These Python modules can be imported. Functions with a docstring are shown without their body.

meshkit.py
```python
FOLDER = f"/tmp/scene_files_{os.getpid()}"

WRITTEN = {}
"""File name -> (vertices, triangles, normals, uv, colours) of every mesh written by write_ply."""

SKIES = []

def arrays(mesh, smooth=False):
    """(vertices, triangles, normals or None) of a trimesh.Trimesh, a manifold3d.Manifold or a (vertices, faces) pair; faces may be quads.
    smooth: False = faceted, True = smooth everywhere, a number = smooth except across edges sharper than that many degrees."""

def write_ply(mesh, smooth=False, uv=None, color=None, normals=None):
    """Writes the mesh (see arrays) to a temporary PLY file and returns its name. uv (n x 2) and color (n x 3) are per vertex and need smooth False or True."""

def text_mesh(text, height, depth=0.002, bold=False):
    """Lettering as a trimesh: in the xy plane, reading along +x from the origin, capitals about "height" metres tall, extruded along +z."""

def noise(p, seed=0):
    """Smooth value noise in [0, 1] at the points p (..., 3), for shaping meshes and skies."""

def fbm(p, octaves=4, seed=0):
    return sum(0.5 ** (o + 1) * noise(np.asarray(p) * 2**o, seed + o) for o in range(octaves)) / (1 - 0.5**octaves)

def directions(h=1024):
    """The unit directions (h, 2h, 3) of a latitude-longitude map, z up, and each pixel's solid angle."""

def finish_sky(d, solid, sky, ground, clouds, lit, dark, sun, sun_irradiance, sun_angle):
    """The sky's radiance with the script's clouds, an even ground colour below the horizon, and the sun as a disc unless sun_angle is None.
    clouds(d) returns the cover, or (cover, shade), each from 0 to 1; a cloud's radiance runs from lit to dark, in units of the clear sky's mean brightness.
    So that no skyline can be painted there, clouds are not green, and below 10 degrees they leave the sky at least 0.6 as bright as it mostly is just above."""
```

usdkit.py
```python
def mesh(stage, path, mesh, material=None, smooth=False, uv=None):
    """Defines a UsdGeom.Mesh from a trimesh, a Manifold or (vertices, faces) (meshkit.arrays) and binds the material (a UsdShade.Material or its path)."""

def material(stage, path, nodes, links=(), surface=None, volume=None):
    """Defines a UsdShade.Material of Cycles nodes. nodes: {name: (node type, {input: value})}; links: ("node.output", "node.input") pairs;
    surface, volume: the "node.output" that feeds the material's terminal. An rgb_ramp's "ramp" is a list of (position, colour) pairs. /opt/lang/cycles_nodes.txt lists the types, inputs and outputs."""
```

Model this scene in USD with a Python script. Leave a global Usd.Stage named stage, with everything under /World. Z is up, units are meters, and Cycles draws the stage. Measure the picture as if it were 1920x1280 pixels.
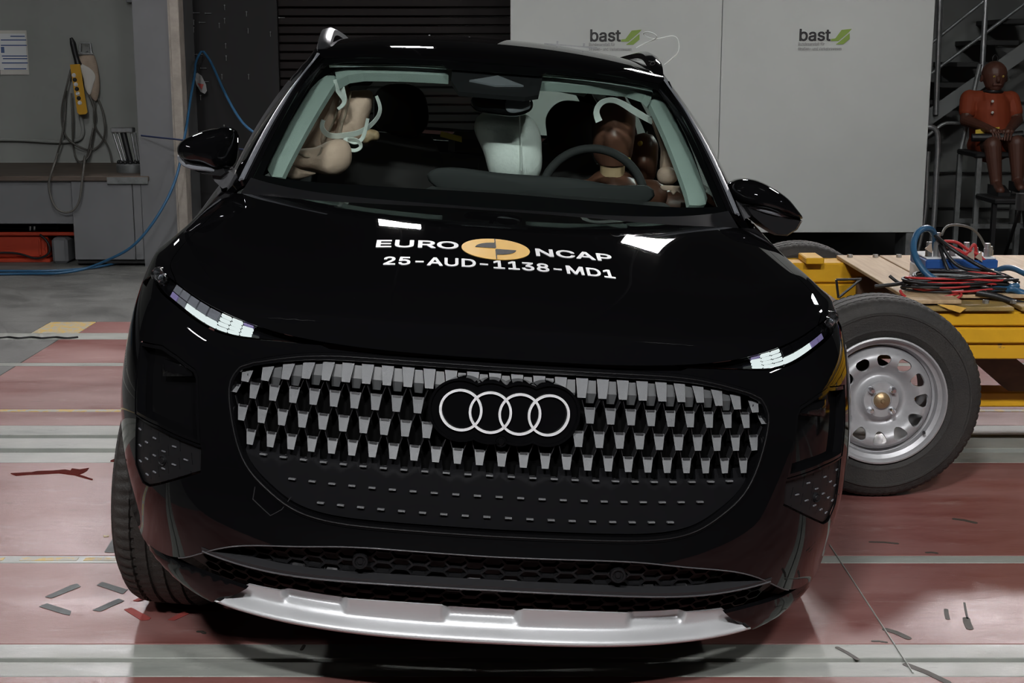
import math, random, numpy as np, trimesh, usdkit, meshkit, shapely
import manifold3d as m3
from manifold3d import Manifold, CrossSection
from pxr import Usd, UsdGeom, UsdLux, UsdShade, Gf, Sdf
from scipy.interpolate import RectBivariateSpline, CubicSpline, PchipInterpolator, LinearNDInterpolator
from scipy.spatial import Delaunay
from shapely.geometry import Polygon, LineString, Point, MultiPolygon, box as sbox
from shapely import affinity

stage = Usd.Stage.CreateInMemory()
UsdGeom.SetStageUpAxis(stage, UsdGeom.Tokens.z); UsdGeom.SetStageMetersPerUnit(stage, 1.0)
UsdGeom.Xform.Define(stage, '/World')
# ---------------------------------------------------------------- camera
FPX, PITCH, CAMH = 2650.0, math.radians(11.2), 1.45
cam = UsdGeom.Camera.Define(stage, '/World/Camera')
cam.CreateHorizontalApertureAttr(36.0); cam.CreateVerticalApertureAttr(24.0)
cam.CreateFocalLengthAttr(36.0 * FPX / 1920); cam.CreateClippingRangeAttr(Gf.Vec2f(0.05, 200))
cam.AddTranslateOp().Set((0, 0, CAMH)); cam.AddRotateXOp().Set(90 - math.degrees(PITCH))
cam.CreateExposureAttr(0.0)
# ---------------------------------------------------------------- floodlights of the hall, all out of view, placed by reflections or by what they light: name: (centre, aimed at, width, height, radiance, colour, label)
UNSEEN_FLOODS = [
 ((-3.1, 9.7, 3.35), (-1.2, 3.4, 0.0), 0.40, 0.22, 300, (1, .95, .97), 'unseen black floodlight at the left end of the row beyond the car, lighting the left floor'),
 ((-0.72, 9.79, 3.51), (-0.3, 3.6, 0.6), 0.40, 0.16, 270, (1, .97, .96), 'black floodlight of the far row, mirrored on the bonnet left of the disc'),
 ((1.48, 9.82, 3.23), (0.3, 3.6, 0.6), 0.37, 0.18, 270, (1, .97, .96), 'black floodlight of the far row, mirrored on the bonnet right of the disc'),
 ((3.6, 9.7, 3.35), (1.3, 3.4, 0.0), 0.40, 0.22, 330, (1, .95, .96), 'unseen black floodlight at the right end of the row beyond the car, lighting the right floor'),
 ((-1.3, -2.5, 5.8), (-0.3, 3.6, 0.8), 1.0, 0.18, 640, (.99, .99, 1), 'long narrow black floodlight out of view high over the camera on its left, placed to light the car front and cabin'),
 ((1.8, -2.5, 5.8), (0.9, 4.0, 0.8), 0.8, 0.18, 520, (.99, .99, 1), 'narrow black floodlight out of view high over the camera on its right, placed to light the car front and trolley'),
 ((-2.2, 4.2, 6.0), (-1.0, 10.2, 1.5), 0.9, 0.30, 85, (.98, 1, .97), 'unseen black floodlight high over the car, placed to light the rear wall'),
 ((2.6, 4.4, 6.0), (1.8, 10.2, 1.4), 0.9, 0.30, 125, (.98, 1, .97), 'unseen black floodlight high over the trolley, placed to light the pale partition'),
 ((-6.2, 3.6, 4.6), (-1.2, 3.8, 0.6), 1.6, 0.12, 130, (1, .97, .97), 'unseen long slim black floodlight on the left, placed for the streaks on the left fender'),
 ((6.8, 4.2, 4.9), (1.2, 4.2, 0.6), 1.4, 0.12, 110, (1, .98, .96), 'unseen long slim black floodlight on the right, placed for the streak on the right fender'),
]
# ---------------------------------------------------------------- helpers
W = '/World'
counts = {}
def numbered(parent, name):
    k = counts.get((parent, name), 0); counts[(parent, name)] = k + 1
    return f'{parent}/{name}' if k == 0 else f'{parent}/{name}_{k:03d}'
def tag(p, label=None, cat=None, group=None, kind=None):
    p = p.GetPrim() if hasattr(p, 'GetPrim') else p
    for k, v in (('label', label), ('category', cat), ('group', group), ('kind', kind)):
        if v: p.SetCustomDataByKey(k, v)
    return p
def obj(name, mesh, mat, parent=W, smooth=30, label=None, cat=None, group=None, kind=None):
    path = numbered(str(parent), name)
    nn = mesh.metadata.get('exact_normals') if hasattr(mesh, 'metadata') else None
    pr = usdkit.mesh(stage, path, mesh, MAT[mat], smooth=False if nn is not None else smooth)
    if nn is not None:
        from pxr import Vt
        pr.CreateNormalsAttr(Vt.Vec3fArray.FromNumpy(nn.astype(np.float32))); pr.SetNormalsInterpolation('vertex')
    tag(pr, label, cat, group, kind)
    return path
def thing(name, label=None, cat=None, loc=(0, 0, 0), rotz=0, group=None, kind=None, parent=W, matrix=None):
    path = numbered(str(parent), name)
    x = UsdGeom.Xform.Define(stage, path)
    if matrix is not None: x.AddTransformOp().Set(Gf.Matrix4d(*[float(a) for a in np.asarray(matrix).T.ravel()]))
    elif parent == W or any(loc) or rotz:
        x.AddTranslateOp().Set(tuple(float(a) for a in loc)); x.AddRotateZOp().Set(float(rotz))
    tag(x, label, cat, group, kind)
    return path
def cat_(*ms):
    out = []
    for m in ms:
        if m is None: continue
        if hasattr(m, 'to_mesh'):
            q = m.to_mesh(); m = trimesh.Trimesh(q.vert_properties[:, :3], q.tri_verts, process=False)
        out.append(m)
    return trimesh.util.concatenate(out)
def bx(x0, x1, y0, y1, z0, z1, r=0):
    a, b = np.minimum((x0, y0, z0), (x1, y1, z1)), np.maximum((x0, y0, z0), (x1, y1, z1))
    if r <= 0:
        return trimesh.creation.box(extents=b - a, transform=trimesh.transformations.translation_matrix((a + b) / 2))
    r = min(r, (b - a).min() * .49)
    pts = []
    for k in np.ndindex(2, 2, 2):
        c = np.where(np.array(k) == 1, b, a); s = np.where(np.array(k) == 1, -1, 1)
        for ax in range(3):
            q = c + s * r; q[ax] = c[ax]; pts.append(q)
    return trimesh.convex.convex_hull(np.array(pts))
def hull(pts): return trimesh.convex.convex_hull(np.asarray(pts, float))
def tube(pts, r, n=10, closed=False, caps=True):
    pts = np.asarray(pts, float); N = len(pts); rr = np.broadcast_to(np.asarray(r, float), (N,))
    t = np.gradient(pts, axis=0)
    if closed: t = np.roll(pts, -1, 0) - np.roll(pts, 1, 0)
    t /= np.maximum(np.linalg.norm(t, axis=1, keepdims=True), 1e-9)
    ref = np.array([0, 0, 1.0]) if abs(t[0][2]) < .9 else np.array([1.0, 0, 0])
    a = np.cross(t[0], ref); a /= np.linalg.norm(a); A = []
    for k in range(N):
        a = a - t[k] * (a @ t[k]); a /= max(np.linalg.norm(a), 1e-9); A.append(a)
    A = np.array(A); B = np.cross(t, A); th = np.arange(n) / n * 2 * np.pi
    v = (pts[:, None] + rr[:, None, None] * (A[:, None] * np.cos(th)[None, :, None] + B[:, None] * np.sin(th)[None, :, None])).reshape(-1, 3)
    f = []
    for k in range(N if closed else N - 1):
        k2 = (k + 1) % N
        for j in range(n):
            j2 = (j + 1) % n
            f += [[k * n + j, k * n + j2, k2 * n + j2], [k * n + j, k2 * n + j2, k2 * n + j]]
    if caps and not closed:
        v = np.vstack([v, pts[0], pts[-1]]); c0, c1 = N * n, N * n + 1
        for j in range(n):
            j2 = (j + 1) % n
            f += [[c0, j2, j], [c1, (N - 1) * n + j, (N - 1) * n + j2]]
    m = trimesh.Trimesh(v, f, process=False)
    if m.volume < 0: m.invert()
    return m
def smooth_path(pts, n=60, closed=False):
    pts = np.asarray(pts, float)
    if closed: pts = np.vstack([pts, pts[:1]])
    d = np.concatenate([[0], np.cumsum(np.maximum(np.linalg.norm(np.diff(pts, axis=0), axis=1), 1e-6))])
    c = CubicSpline(d, pts, bc_type='periodic' if closed else 'natural')
    return c(np.linspace(0, d[-1], n + (1 if closed else 0)))[:n]
def lathe(profile, n=64, axis='y'):
    """profile (r, a) swept about the axis; a runs along it."""
    p = np.asarray(profile, float); th = np.arange(n) / n * 2 * np.pi; N = len(p)
    v = np.stack([p[:, None, 0] * np.cos(th), np.repeat(p[:, 1:2], n, 1), p[:, None, 0] * np.sin(th)], -1).reshape(-1, 3)
    if axis == 'z': v = v[:, [0, 2, 1]]
    if axis == 'x': v = v[:, [1, 0, 2]]
    f = []
    for k in range(N - 1):
        for j in range(n):
            j2 = (j + 1) % n
            f += [[k * n + j, k * n + j2, (k + 1) * n + j2], [k * n + j, (k + 1) * n + j2, (k + 1) * n + j]]
    m = trimesh.Trimesh(v, f, process=True); trimesh.repair.fix_normals(m)
    return m
def tri2d(poly, step):
    """Triangulates a shapely polygon with inner points about step apart."""
    polys = [g for g in getattr(poly, 'geoms', [poly]) if g.area > 1e-10]; V, Fc = [], []; off = 0
    for g in polys:
        g = shapely.segmentize(g, step * .7)
        ring = [np.array(r.coords)[:-1] for r in [g.exterior, *g.interiors]]
        b = np.vstack(ring)
        x0, y0, x1, y1 = g.bounds
        gx, gy = np.meshgrid(np.arange(x0 + step / 2, x1, step), np.arange(y0 + step / 2, y1, step * .87)); gx[1::2] += step / 2
        q = np.stack([gx.ravel(), gy.ravel()], 1); inn = g.buffer(-step * .45)
        if len(q) and not inn.is_empty: q = q[shapely.contains_xy(inn, q[:, 0], q[:, 1])]
        else: q = q[:0]
        p = np.vstack([b, q]); p = np.unique(p.round(9), axis=0)
        if len(p) < 3: continue
        t = Delaunay(p, qhull_options='QJ Qbb').simplices if len(p) > 3 else np.array([[0, 1, 2]])
        c = p[t].mean(1); t = t[shapely.contains_xy(g, c[:, 0], c[:, 1])]
        a, bb, cc = p[t[:, 0]], p[t[:, 1]], p[t[:, 2]]
        ar = (bb[:, 0] - a[:, 0]) * (cc[:, 1] - a[:, 1]) - (bb[:, 1] - a[:, 1]) * (cc[:, 0] - a[:, 0])
        t = t[np.abs(ar) > 1e-12]; ar = ar[np.abs(ar) > 1e-12]; t[ar < 0] = t[ar < 0][:, ::-1]
        V.append(p); Fc.append(t + off); off += len(p)
    return np.vstack(V), np.vstack(Fc)
def patch(S, poly, step=.03, off=0.0, thick=.003, flip=False, bulge=0.0, exact=True):
    """A panel cut out of the surface S by a polygon of its parameter plane, as a closed shell."""
    p, t = tri2d(poly, step); e = 1e-4
    n = np.cross(S(p[:, 0] + e, p[:, 1]) - S(p[:, 0] - e, p[:, 1]), S(p[:, 0], p[:, 1] + e) - S(p[:, 0], p[:, 1] - e))
    n /= np.maximum(np.linalg.norm(n, axis=1, keepdims=True), 1e-12)
    if flip: n = -n; t = t[:, ::-1]
    P = S(p[:, 0], p[:, 1]); o = off
    if bulge:
        d = shapely.distance(shapely.boundary(poly), shapely.points(p)); o = off - bulge * np.exp(-d / abs(bulge))
        o = o[:, None]
    A, B = P + n * o, P + n * (off - thick); m = len(p)
    ed = np.vstack([t[:, [0, 1]], t[:, [1, 2]], t[:, [2, 0]]]); key = np.sort(ed, 1)
    _, inv, cnt = np.unique(key, axis=0, return_inverse=True, return_counts=True)
    be = ed[cnt[inv.ravel()] == 1]; a, b = be[:, 0], be[:, 1]; k = len(be)
    wn = np.cross(A[a] - A[b], B[b] - A[b]); wn /= np.maximum(np.linalg.norm(wn, axis=1, keepdims=True), 1e-12)
    i = np.arange(k) * 4 + 2 * m                       # the rim: four vertices of its own to each edge, so that it stays crisp
    wall_v = np.stack([A[b], A[a], B[a], B[b]], 1).reshape(-1, 3)
    f = np.vstack([t, t[:, ::-1] + m, np.stack([i, i + 1, i + 2], 1), np.stack([i, i + 2, i + 3], 1)])
    M = trimesh.Trimesh(np.vstack([A, B, wall_v]), f, process=False)
    if exact and not bulge: M.metadata['exact_normals'] = np.vstack([n, -n, np.repeat(wn, 4, 0)])
    return M
def grid(P, closed_u=False, closed_v=False):
    P = np.asarray(P); a, b = P.shape[:2]; f = []
    i = np.arange(a * b).reshape(a, b)
    if closed_u: i = np.vstack([i, i[:1]])
    if closed_v: i = np.hstack([i, i[:, :1]])
    q = np.stack([i[:-1, :-1], i[1:, :-1], i[1:, 1:], i[:-1, 1:]], -1).reshape(-1, 4)
    return trimesh.Trimesh(P.reshape(-1, 3), np.vstack([q[:, [0, 1, 2]], q[:, [0, 2, 3]]]), process=False)
def shell(P, thick, closed_v=False):
    """A grid of points given a thickness (inwards)."""
    P = np.asarray(P, float); du = np.gradient(P, axis=0); dv = np.gradient(P, axis=1); n = np.cross(du, dv)
    n /= np.maximum(np.linalg.norm(n, axis=2, keepdims=True), 1e-12); Q = P - n * thick
    a, b = P.shape[:2]; A = grid(P, closed_v=closed_v); B = grid(Q, closed_v=closed_v); B.invert()
    v = np.vstack([P.reshape(-1, 3), Q.reshape(-1, 3)]); m = a * b; i = np.arange(m).reshape(a, b)
    rim = [(i[0], 1), (i[-1], 0)] + ([] if closed_v else [(i[:, 0], 0), (i[:, -1], 1)]); f = [A.faces, B.faces + m]
    for r, s in rim:
        r = np.append(r, r[0]) if closed_v else r
        q0, q1 = r[:-1], r[1:]
        g = np.vstack([np.stack([q0, q1, q1 + m], 1), np.stack([q0, q1 + m, q0 + m], 1)]); f.append(g if s == 0 else g[:, ::-1])
    return trimesh.Trimesh(v, np.vstack(f), process=False)
def skin(bones, step=.012, rounds=6):
    """One smooth body from bones (a, b, ra, rb): hulls of spheres, joined, refined and smoothed."""
    mans = []
    for a, b, ra, rb in bones:
        sa = Manifold.sphere(ra, 16).translate(tuple(map(float, a))); sb = Manifold.sphere(rb, 16).translate(tuple(map(float, b)))
        mans.append(Manifold.batch_hull([sa, sb]))
    m = Manifold.batch_boolean(mans, m3.OpType.Add).refine_to_length(step).to_mesh()
    t = trimesh.Trimesh(m.vert_properties[:, :3], m.tri_verts, process=True)
    trimesh.smoothing.filter_taubin(t, iterations=rounds)
    return t
def place(m, loc=(0, 0, 0), rx=0, ry=0, rz=0):
    m = m.copy(); T = trimesh.transformations
    m.apply_transform(T.translation_matrix(loc) @ T.euler_matrix(math.radians(rx), math.radians(ry), math.radians(rz))); return m
def prism(pts2, y0, y1, plane='xz'):
    m = trimesh.creation.extrude_polygon(Polygon(pts2).buffer(0), 1.0, engine='earcut'); v = m.vertices
    if plane == 'xz': v = np.stack([v[:, 0], y1 + (y0 - y1) * v[:, 2], v[:, 1]], 1)
    else: v = np.stack([v[:, 0], v[:, 1], y0 + (y1 - y0) * v[:, 2]], 1)
    m = trimesh.Trimesh(v, m.faces, process=False); trimesh.repair.fix_normals(m); return m
def floor_y(py): return CAMH / math.tan(PITCH + math.atan((py - 640) / FPX))
def ray(px, py):
    a, b = (px - 960) / FPX, -(py - 640) / FPX; c, s = math.cos(PITCH), math.sin(PITCH)
    return np.array([a, c + b * s, -s + b * c])
def at(px, py, Y):                       # the point of the vertical plane y = Y that shows at a place in the photograph
    d = ray(px, py); return np.array([0, 0, CAMH]) + d * (Y / d[1])
def on_floor(px, py, z=0.0):
    d = ray(px, py); return np.array([0, 0, CAMH]) + d * ((z - CAMH) / d[2])
from PIL import Image, ImageDraw, ImageFont
import glob
_font = ImageFont.truetype(glob.glob('/opt/blender-*/*/datafiles/fonts/Inter.woff2')[0], 120)
def glyphs(text, spacing=0):
    """Each character's outline as a shapely shape, cap height 1, and its pen position."""
    out, pen = [], 0.0
    for ch in text:
        adv = _font.getlength(ch) / 87.0
        if ch.strip():
            im = Image.new('L', (200, 200)); ImageDraw.Draw(im).text((30, 150), ch, 255, font=_font, anchor='ls', stroke_width=3)
            on = np.pad((np.asarray(im) > 127), ((0, 0), (1, 1))).astype(np.int8); rows, st = np.nonzero(np.diff(on, axis=1) == 1); en = np.nonzero(np.diff(on, axis=1) == -1)[1]
            sh = shapely.union_all(shapely.box(st, -rows - 1, en, -rows)).buffer(1.2).buffer(-1.2).simplify(.6)
            out.append((ch, affinity.affine_transform(sh, [1 / 87., 0, 0, 1 / 87., pen - 30 / 87., 150 / 87.])))
        pen += adv + spacing
    return out, pen - spacing
def cable(name, pts, r, mat, label, parent=W, n=70, cat='cable'):
    return obj(name, tube(smooth_path(pts, n), r, 8), mat, parent, smooth=60, label=label, cat=cat if parent == W else None)
# ---------------------------------------------------------------- materials
MAT = {}
def pbr(name, color, rough=.5, metal=0, var=0, scale=6, bump=0, bscale=60, color2=None, lo=.35, hi=.65, coat=0, rvar=0, stretch=None, **kw):
    n = {'p': ('principled_bsdf', {'base_color': color, 'roughness': rough, 'metallic': metal, 'coat_weight': coat, **kw})}; L = []
    if color2 is not None or var or rvar or bump: 
        n['t'] = ('texture_coordinate', {}); src = 't.object'
        if stretch: n['mp'] = ('mapping', {'scale': stretch}); L.append(('t.object', 'mp.vector')); src = 'mp.vector'
    if color2 is not None or var or rvar:
        c2 = color2 if color2 is not None else tuple(min(1, c * (1 + var)) for c in color); c1 = color if color2 is not None else tuple(c * (1 - var) for c in color)
        n['n'] = ('noise_texture', {'scale': scale, 'detail': 7, 'roughness': .62}); n['r'] = ('rgb_ramp', {'ramp': [(lo, c1), (hi, c2)]})
        L += [(src, 'n.vector'), ('n.fac', 'r.fac'), ('r.color', 'p.base_color')]
        if rvar:
            n['mr'] = ('map_range', {'from_min': lo, 'from_max': hi, 'to_min': max(.02, rough - rvar), 'to_max': rough + rvar, 'clamp': True}); L += [('n.fac', 'mr.value'), ('mr.result', 'p.roughness')]
    if bump:
        n['bn'] = ('noise_texture', {'scale': bscale, 'detail': 5}); n['b'] = ('bump', {'strength': bump, 'distance': .01})
        L += [(src, 'bn.vector'), ('bn.fac', 'b.height'), ('b.normal', 'p.normal')]
    MAT[name] = usdkit.material(stage, f'/World/Looks/{name}', n, L, surface='p.BSDF')
def emit(name, color, strength):
    MAT[name] = usdkit.material(stage, f'/World/Looks/{name}', {'e': ('emission', {'color': color, 'strength': strength})}, [], surface='e.emission')
def pane(name, tint, base=.03, edge=.5):  # a clear pane: sunlight and lamp light pass straight, reflections grow towards grazing
    MAT[name] = usdkit.material(stage, f'/World/Looks/{name}', {'t': ('transparent_bsdf', {'color': tint}), 'g': ('glossy_bsdf', {'color': (1, 1, 1), 'roughness': .01}), 'l': ('layer_weight', {}), 'pw': ('math', {'math_type': 'power', 'value2': 5.0}), 'ma': ('math', {'math_type': 'multiply_add', 'value2': edge, 'value3': base}), 'm': ('mix_closure', {})},
        [('l.facing', 'pw.value1'), ('pw.value', 'ma.value1'), ('ma.value', 'm.fac'), ('t.BSDF', 'm.closure1'), ('g.BSDF', 'm.closure2')], surface='m.closure')
pane('lens', (.95, .96, .97)); pane('glass', (.945, .985, .968), .02, .4); pane('glass_dark', (.78, .83, .81))
pbr('paint', (.0035, .0035, .004), .012, ior=1.5, specular_ior_level=.42)
pbr('void_black', (.003, .003, .003), .8, specular_ior_level=.05)
pbr('lattice_black', (.009, .009, .010), .55, specular_ior_level=.04)
pbr('gloss_black', (.004, .004, .0045), .06)
pbr('satin_black', (.012, .012, .013), .38, specular_ior_level=.25)
pbr('matt_black', (.008, .008, .009), .6)
pbr('rubber_seal', (.01, .01, .011), .55)
pbr('grille_grey', (.17, .175, .18), .42, bump=.15, bscale=900)
pbr('grille_dark', (.03, .03, .032), .4, specular_ior_level=.3)
pbr('silver', (.62, .63, .64), .38, metal=.35, bump=.06, bscale=1200)
pbr('pillar_grey', (.20, .21, .23), .35)
pbr('grille_shaded', (.085, .088, .09), .45)  # darker copy of the blade grey, stands in for shade between the blades
pbr('trim_grey', (.09, .09, .095), .3)
pbr('chrome', (.75, .76, .78), .12, metal=1)
pbr('anodised', (.30, .31, .33), .25, metal=.9)
pbr('white_print', (.82, .82, .83), .45)
pbr('yellow_print', (.80, .47, .09), .45)
pbr('teal_cloth', (.31, .38, .345), .85, bump=.2, bscale=500)  # green tint of the windscreen is put into the cloth colour
pbr('head_cloth', (.50, .58, .53), .85, bump=.2, bscale=500)
pbr('bag_white', (.80, .84, .80), .75, bump=.25, bscale=45)
pbr('bag_beige', (.64, .45, .35), .75, bump=.35, bscale=28)
pbr('strap', (.68, .72, .68), .8)
pbr('dash', (.03, .031, .031), .7, specular_ior_level=.2, bump=.2, bscale=400)
pbr('dash_light', (.028, .030, .030), .7, specular_ior_level=.2)
pbr('seat_cloth', (.012, .009, .009), .8)
pbr('dummy_skin', (.17, .075, .05), .42)
pbr('dummy_dark', (.13, .055, .035), .4)
pbr('tan', (.48, .33, .19), .6)
pbr('marker_yellow', (.75, .55, .08), .5)
pbr('lamp_grey', (.16, .165, .18), .6)
emit('led', (.90, 1, .97), .95)
pbr('led_cell', (.75, .8, .8), .25)
pbr('led_tint', (.26, .21, .42), .6)
pbr('tyre', (.032, .029, .026), .62, var=.3, scale=14, bump=.3, bscale=160)
pbr('tyre_dusty', (.036, .033, .029), .72, color2=(.024, .023, .022), scale=9, bump=.3, bscale=160)
pbr('rim_grey', (.44, .44, .45), .42, metal=.35, var=.07, scale=20)
pbr('rim_dark', (.08, .08, .085), .4, metal=.6)
pbr('brass', (.42, .30, .17), .4, metal=.7)
pbr('steel', (.45, .46, .47), .35, metal=.8, var=.15, scale=25)
pbr('steel_dull', (.20, .21, .21), .5, metal=.5, var=.2, scale=15)
# ---------------------------------------------------------------- hall: floor, walls
def worn(name, c1, c2, c3, c4, rough, scale, stretch, lo=.32, hi=.70):
    """Painted floor: broad fading, fine pale wear and dark dirt specks."""
    MAT[name] = usdkit.material(stage, f'/World/Looks/{name}', {'t': ('texture_coordinate', {}), 'mp': ('mapping', {'scale': stretch}), 'n': ('noise_texture', {'scale': scale, 'detail': 7, 'roughness': .62}), 'r': ('rgb_ramp', {'ramp': [(lo, c1), (hi, c2)]}),
        'n2': ('noise_texture', {'scale': 9, 'detail': 9, 'roughness': .72}), 'r2': ('rgb_ramp', {'ramp': [(.56, (0, 0, 0)), (.74, (.55, .55, .55))]}), 'm2': ('mix_color', {'b': c3}),
        'n3': ('noise_texture', {'scale': 17, 'detail': 8, 'roughness': .7, 'w': 3.0, 'dimensions': '4D'}), 'r3': ('rgb_ramp', {'ramp': [(.60, (0, 0, 0)), (.72, (.7, .7, .7))]}), 'm3': ('mix_color', {'b': c4}),
        'mr': ('map_range', {'from_min': lo, 'from_max': hi, 'to_min': rough - .1, 'to_max': rough + .12, 'clamp': True}), 'b': ('bump', {'strength': .35, 'distance': .004}), 'p': ('principled_bsdf', {})},
        [('t.object', 'mp.vector'), ('mp.vector', 'n.vector'), ('mp.vector', 'n2.vector'), ('mp.vector', 'n3.vector'), ('n.fac', 'r.fac'), ('n2.fac', 'r2.fac'), ('n3.fac', 'r3.fac'), ('r2.color', 'm2.fac'), ('r.color', 'm2.a'), ('r3.color', 'm3.fac'), ('m2.result', 'm3.a'), ('m3.result', 'p.base_color'),
         ('n.fac', 'mr.value'), ('mr.result', 'p.roughness'), ('n2.fac', 'b.height'), ('b.normal', 'p.normal')], surface='p.BSDF')
worn('red_floor', (.23, .073, .063), (.36, .19, .175), (.46, .33, .30), (.13, .07, .06), .40, 2.2, (.5, 1.6, 1))
pbr('concrete', (.10, .102, .096), .55, color2=(.165, .168, .158), scale=3, rvar=.12, bump=.2, bscale=40)
worn('rail_steel', (.30, .32, .29), (.44, .45, .41), (.52, .53, .49), (.13, .12, .10), .42, 5, (.6, 1.6, 1))
pbr('dark_pit', (.012, .012, .012), .8)
pbr('black_mat', (.012, .011, .011), .6, color2=(.03, .03, .03), scale=60, lo=.6, hi=.75)
pbr('wall_grey', (.28, .29, .275), .7, var=.06, scale=1.5)
pbr('wall_dim', (.17, .172, .18), .7, var=.06, scale=2)
pbr('wall_dark', (.03, .03, .03), .8)
pbr('wall_panel', (.17, .175, .17), .7, var=.05, scale=.8)  # kept dark in place of the weak light at the rear right
pbr('board_white', (.50, .52, .505), .6, var=.03, scale=1.2)
pbr('wood_brown', (.10, .075, .06), .6, var=.3, scale=8, stretch=(.3, 4, 4))
pbr('jamb', (.36, .32, .28), .6, var=.15, scale=10)
pbr('curtain_black', (.008, .007, .008), .7)
pbr('slat_brown', (.0075, .0038, .0036), .6, specular_ior_level=.2)
pbr('yellow_line', (.62, .42, .10), .5, color2=(.45, .42, .34), scale=25, lo=.45, hi=.55)
pbr('tape_grey', (.19, .20, .20), .75, var=.12, scale=20)
pbr('tape_red', (.42, .075, .065), .75, var=.1, scale=20)
pbr('scuff_dark', (.07, .06, .05), .6)
pbr('fluid_red', (.14, .012, .008), .05)
pbr('yellow_paint', (.74, .40, .018), .4, var=.08, scale=6, bump=.1, bscale=40)
pbr('yellow_chipped', (.74, .40, .018), .45, color2=(.17, .155, .15), scale=7, lo=.54, hi=.56)
pbr('rust_brown', (.10, .055, .03), .7, var=.3, scale=9)
pbr('plywood', (.55, .40, .24), .6, color2=(.44, .30, .17), scale=5, stretch=(8, .6, 1))
pbr('dirty_wood', (.22, .16, .06), .7, color2=(.40, .26, .07), scale=9)
pbr('blue_hose', (.025, .10, .20), .4)
pbr('stair_grey', (.20, .21, .21), .6)
pbr('eye_mark', (.35, .24, .05), .5)
pbr('blue_box', (.02, .085, .30), .4)
pbr('cable_black', (.012, .012, .013), .45)
pbr('cable_red', (.45, .035, .035), .45)
pbr('cable_grey', (.10, .095, .085), .5)
pbr('paper', (.60, .58, .54), .7)
pbr('paper_white', (.72, .73, .75), .6)
pbr('print_blue', (.08, .13, .28), .6)
pbr('beige_cloth', (.40, .31, .24), .8, var=.15, scale=10)
pbr('pendant_yellow', (.62, .33, .02), .45)
pbr('machine_red', (.48, .05, .02), .45)
pbr('orange_shirt', (.25, .038, .009), .75)  # darkened in place of the weak light on the seated dummy
pbr('doll_skin', (.09, .034, .022), .5)  # skin darkened likewise, standing in for the dim corner
pbr('logo_green', (.22, .33, .06), .5)
pbr('print_black', (.02, .02, .022), .5)
pbr('print_grey', (.28, .28, .28), .5)
pbr('blue_dark', (.02, .03, .08), .5)
XL, XR = -9.0, 9.0
fl = thing('floor', kind='structure', label='crash hall floor of red painted panels between grey rails')
obj('floor_slab', bx(XL, XR, -9, 13.2, -.2, -.075), 'dark_pit', fl)
fy = floor_y
def strip(name, ya, yb, mat, x0=XL, x1=XR, z=0.0, r=.002):
    a, b = sorted((ya, yb)); return obj(name, bx(x0, x1, a + .001, b - .001, -.07, z, r), mat, fl, smooth=False)
XRED = -2.41
def red(ya, yb, x0=XRED): strip('red_panel', ya, yb, 'red_floor', x0, 6.2); strip('concrete_panel', ya, yb, 'concrete', XL, x0 - .004); strip('concrete_panel', ya, yb, 'concrete', 6.204, XR)
strip('concrete_panel', 13.2, 7.9, 'concrete', XL, .4); strip('black_mat', 13.2, 7.9, 'black_mat', .404, XR)
strip('red_panel', 7.9, 7.562, 'red_floor', -2.36, 6.2); strip('yellow_border', 7.9, 7.562, 'yellow_line', -2.62, -2.364); strip('concrete_panel', 7.9, 7.562, 'concrete', XL, -2.624)
strip('steel_strip', 7.562, 7.381, 'rail_steel')
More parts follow.
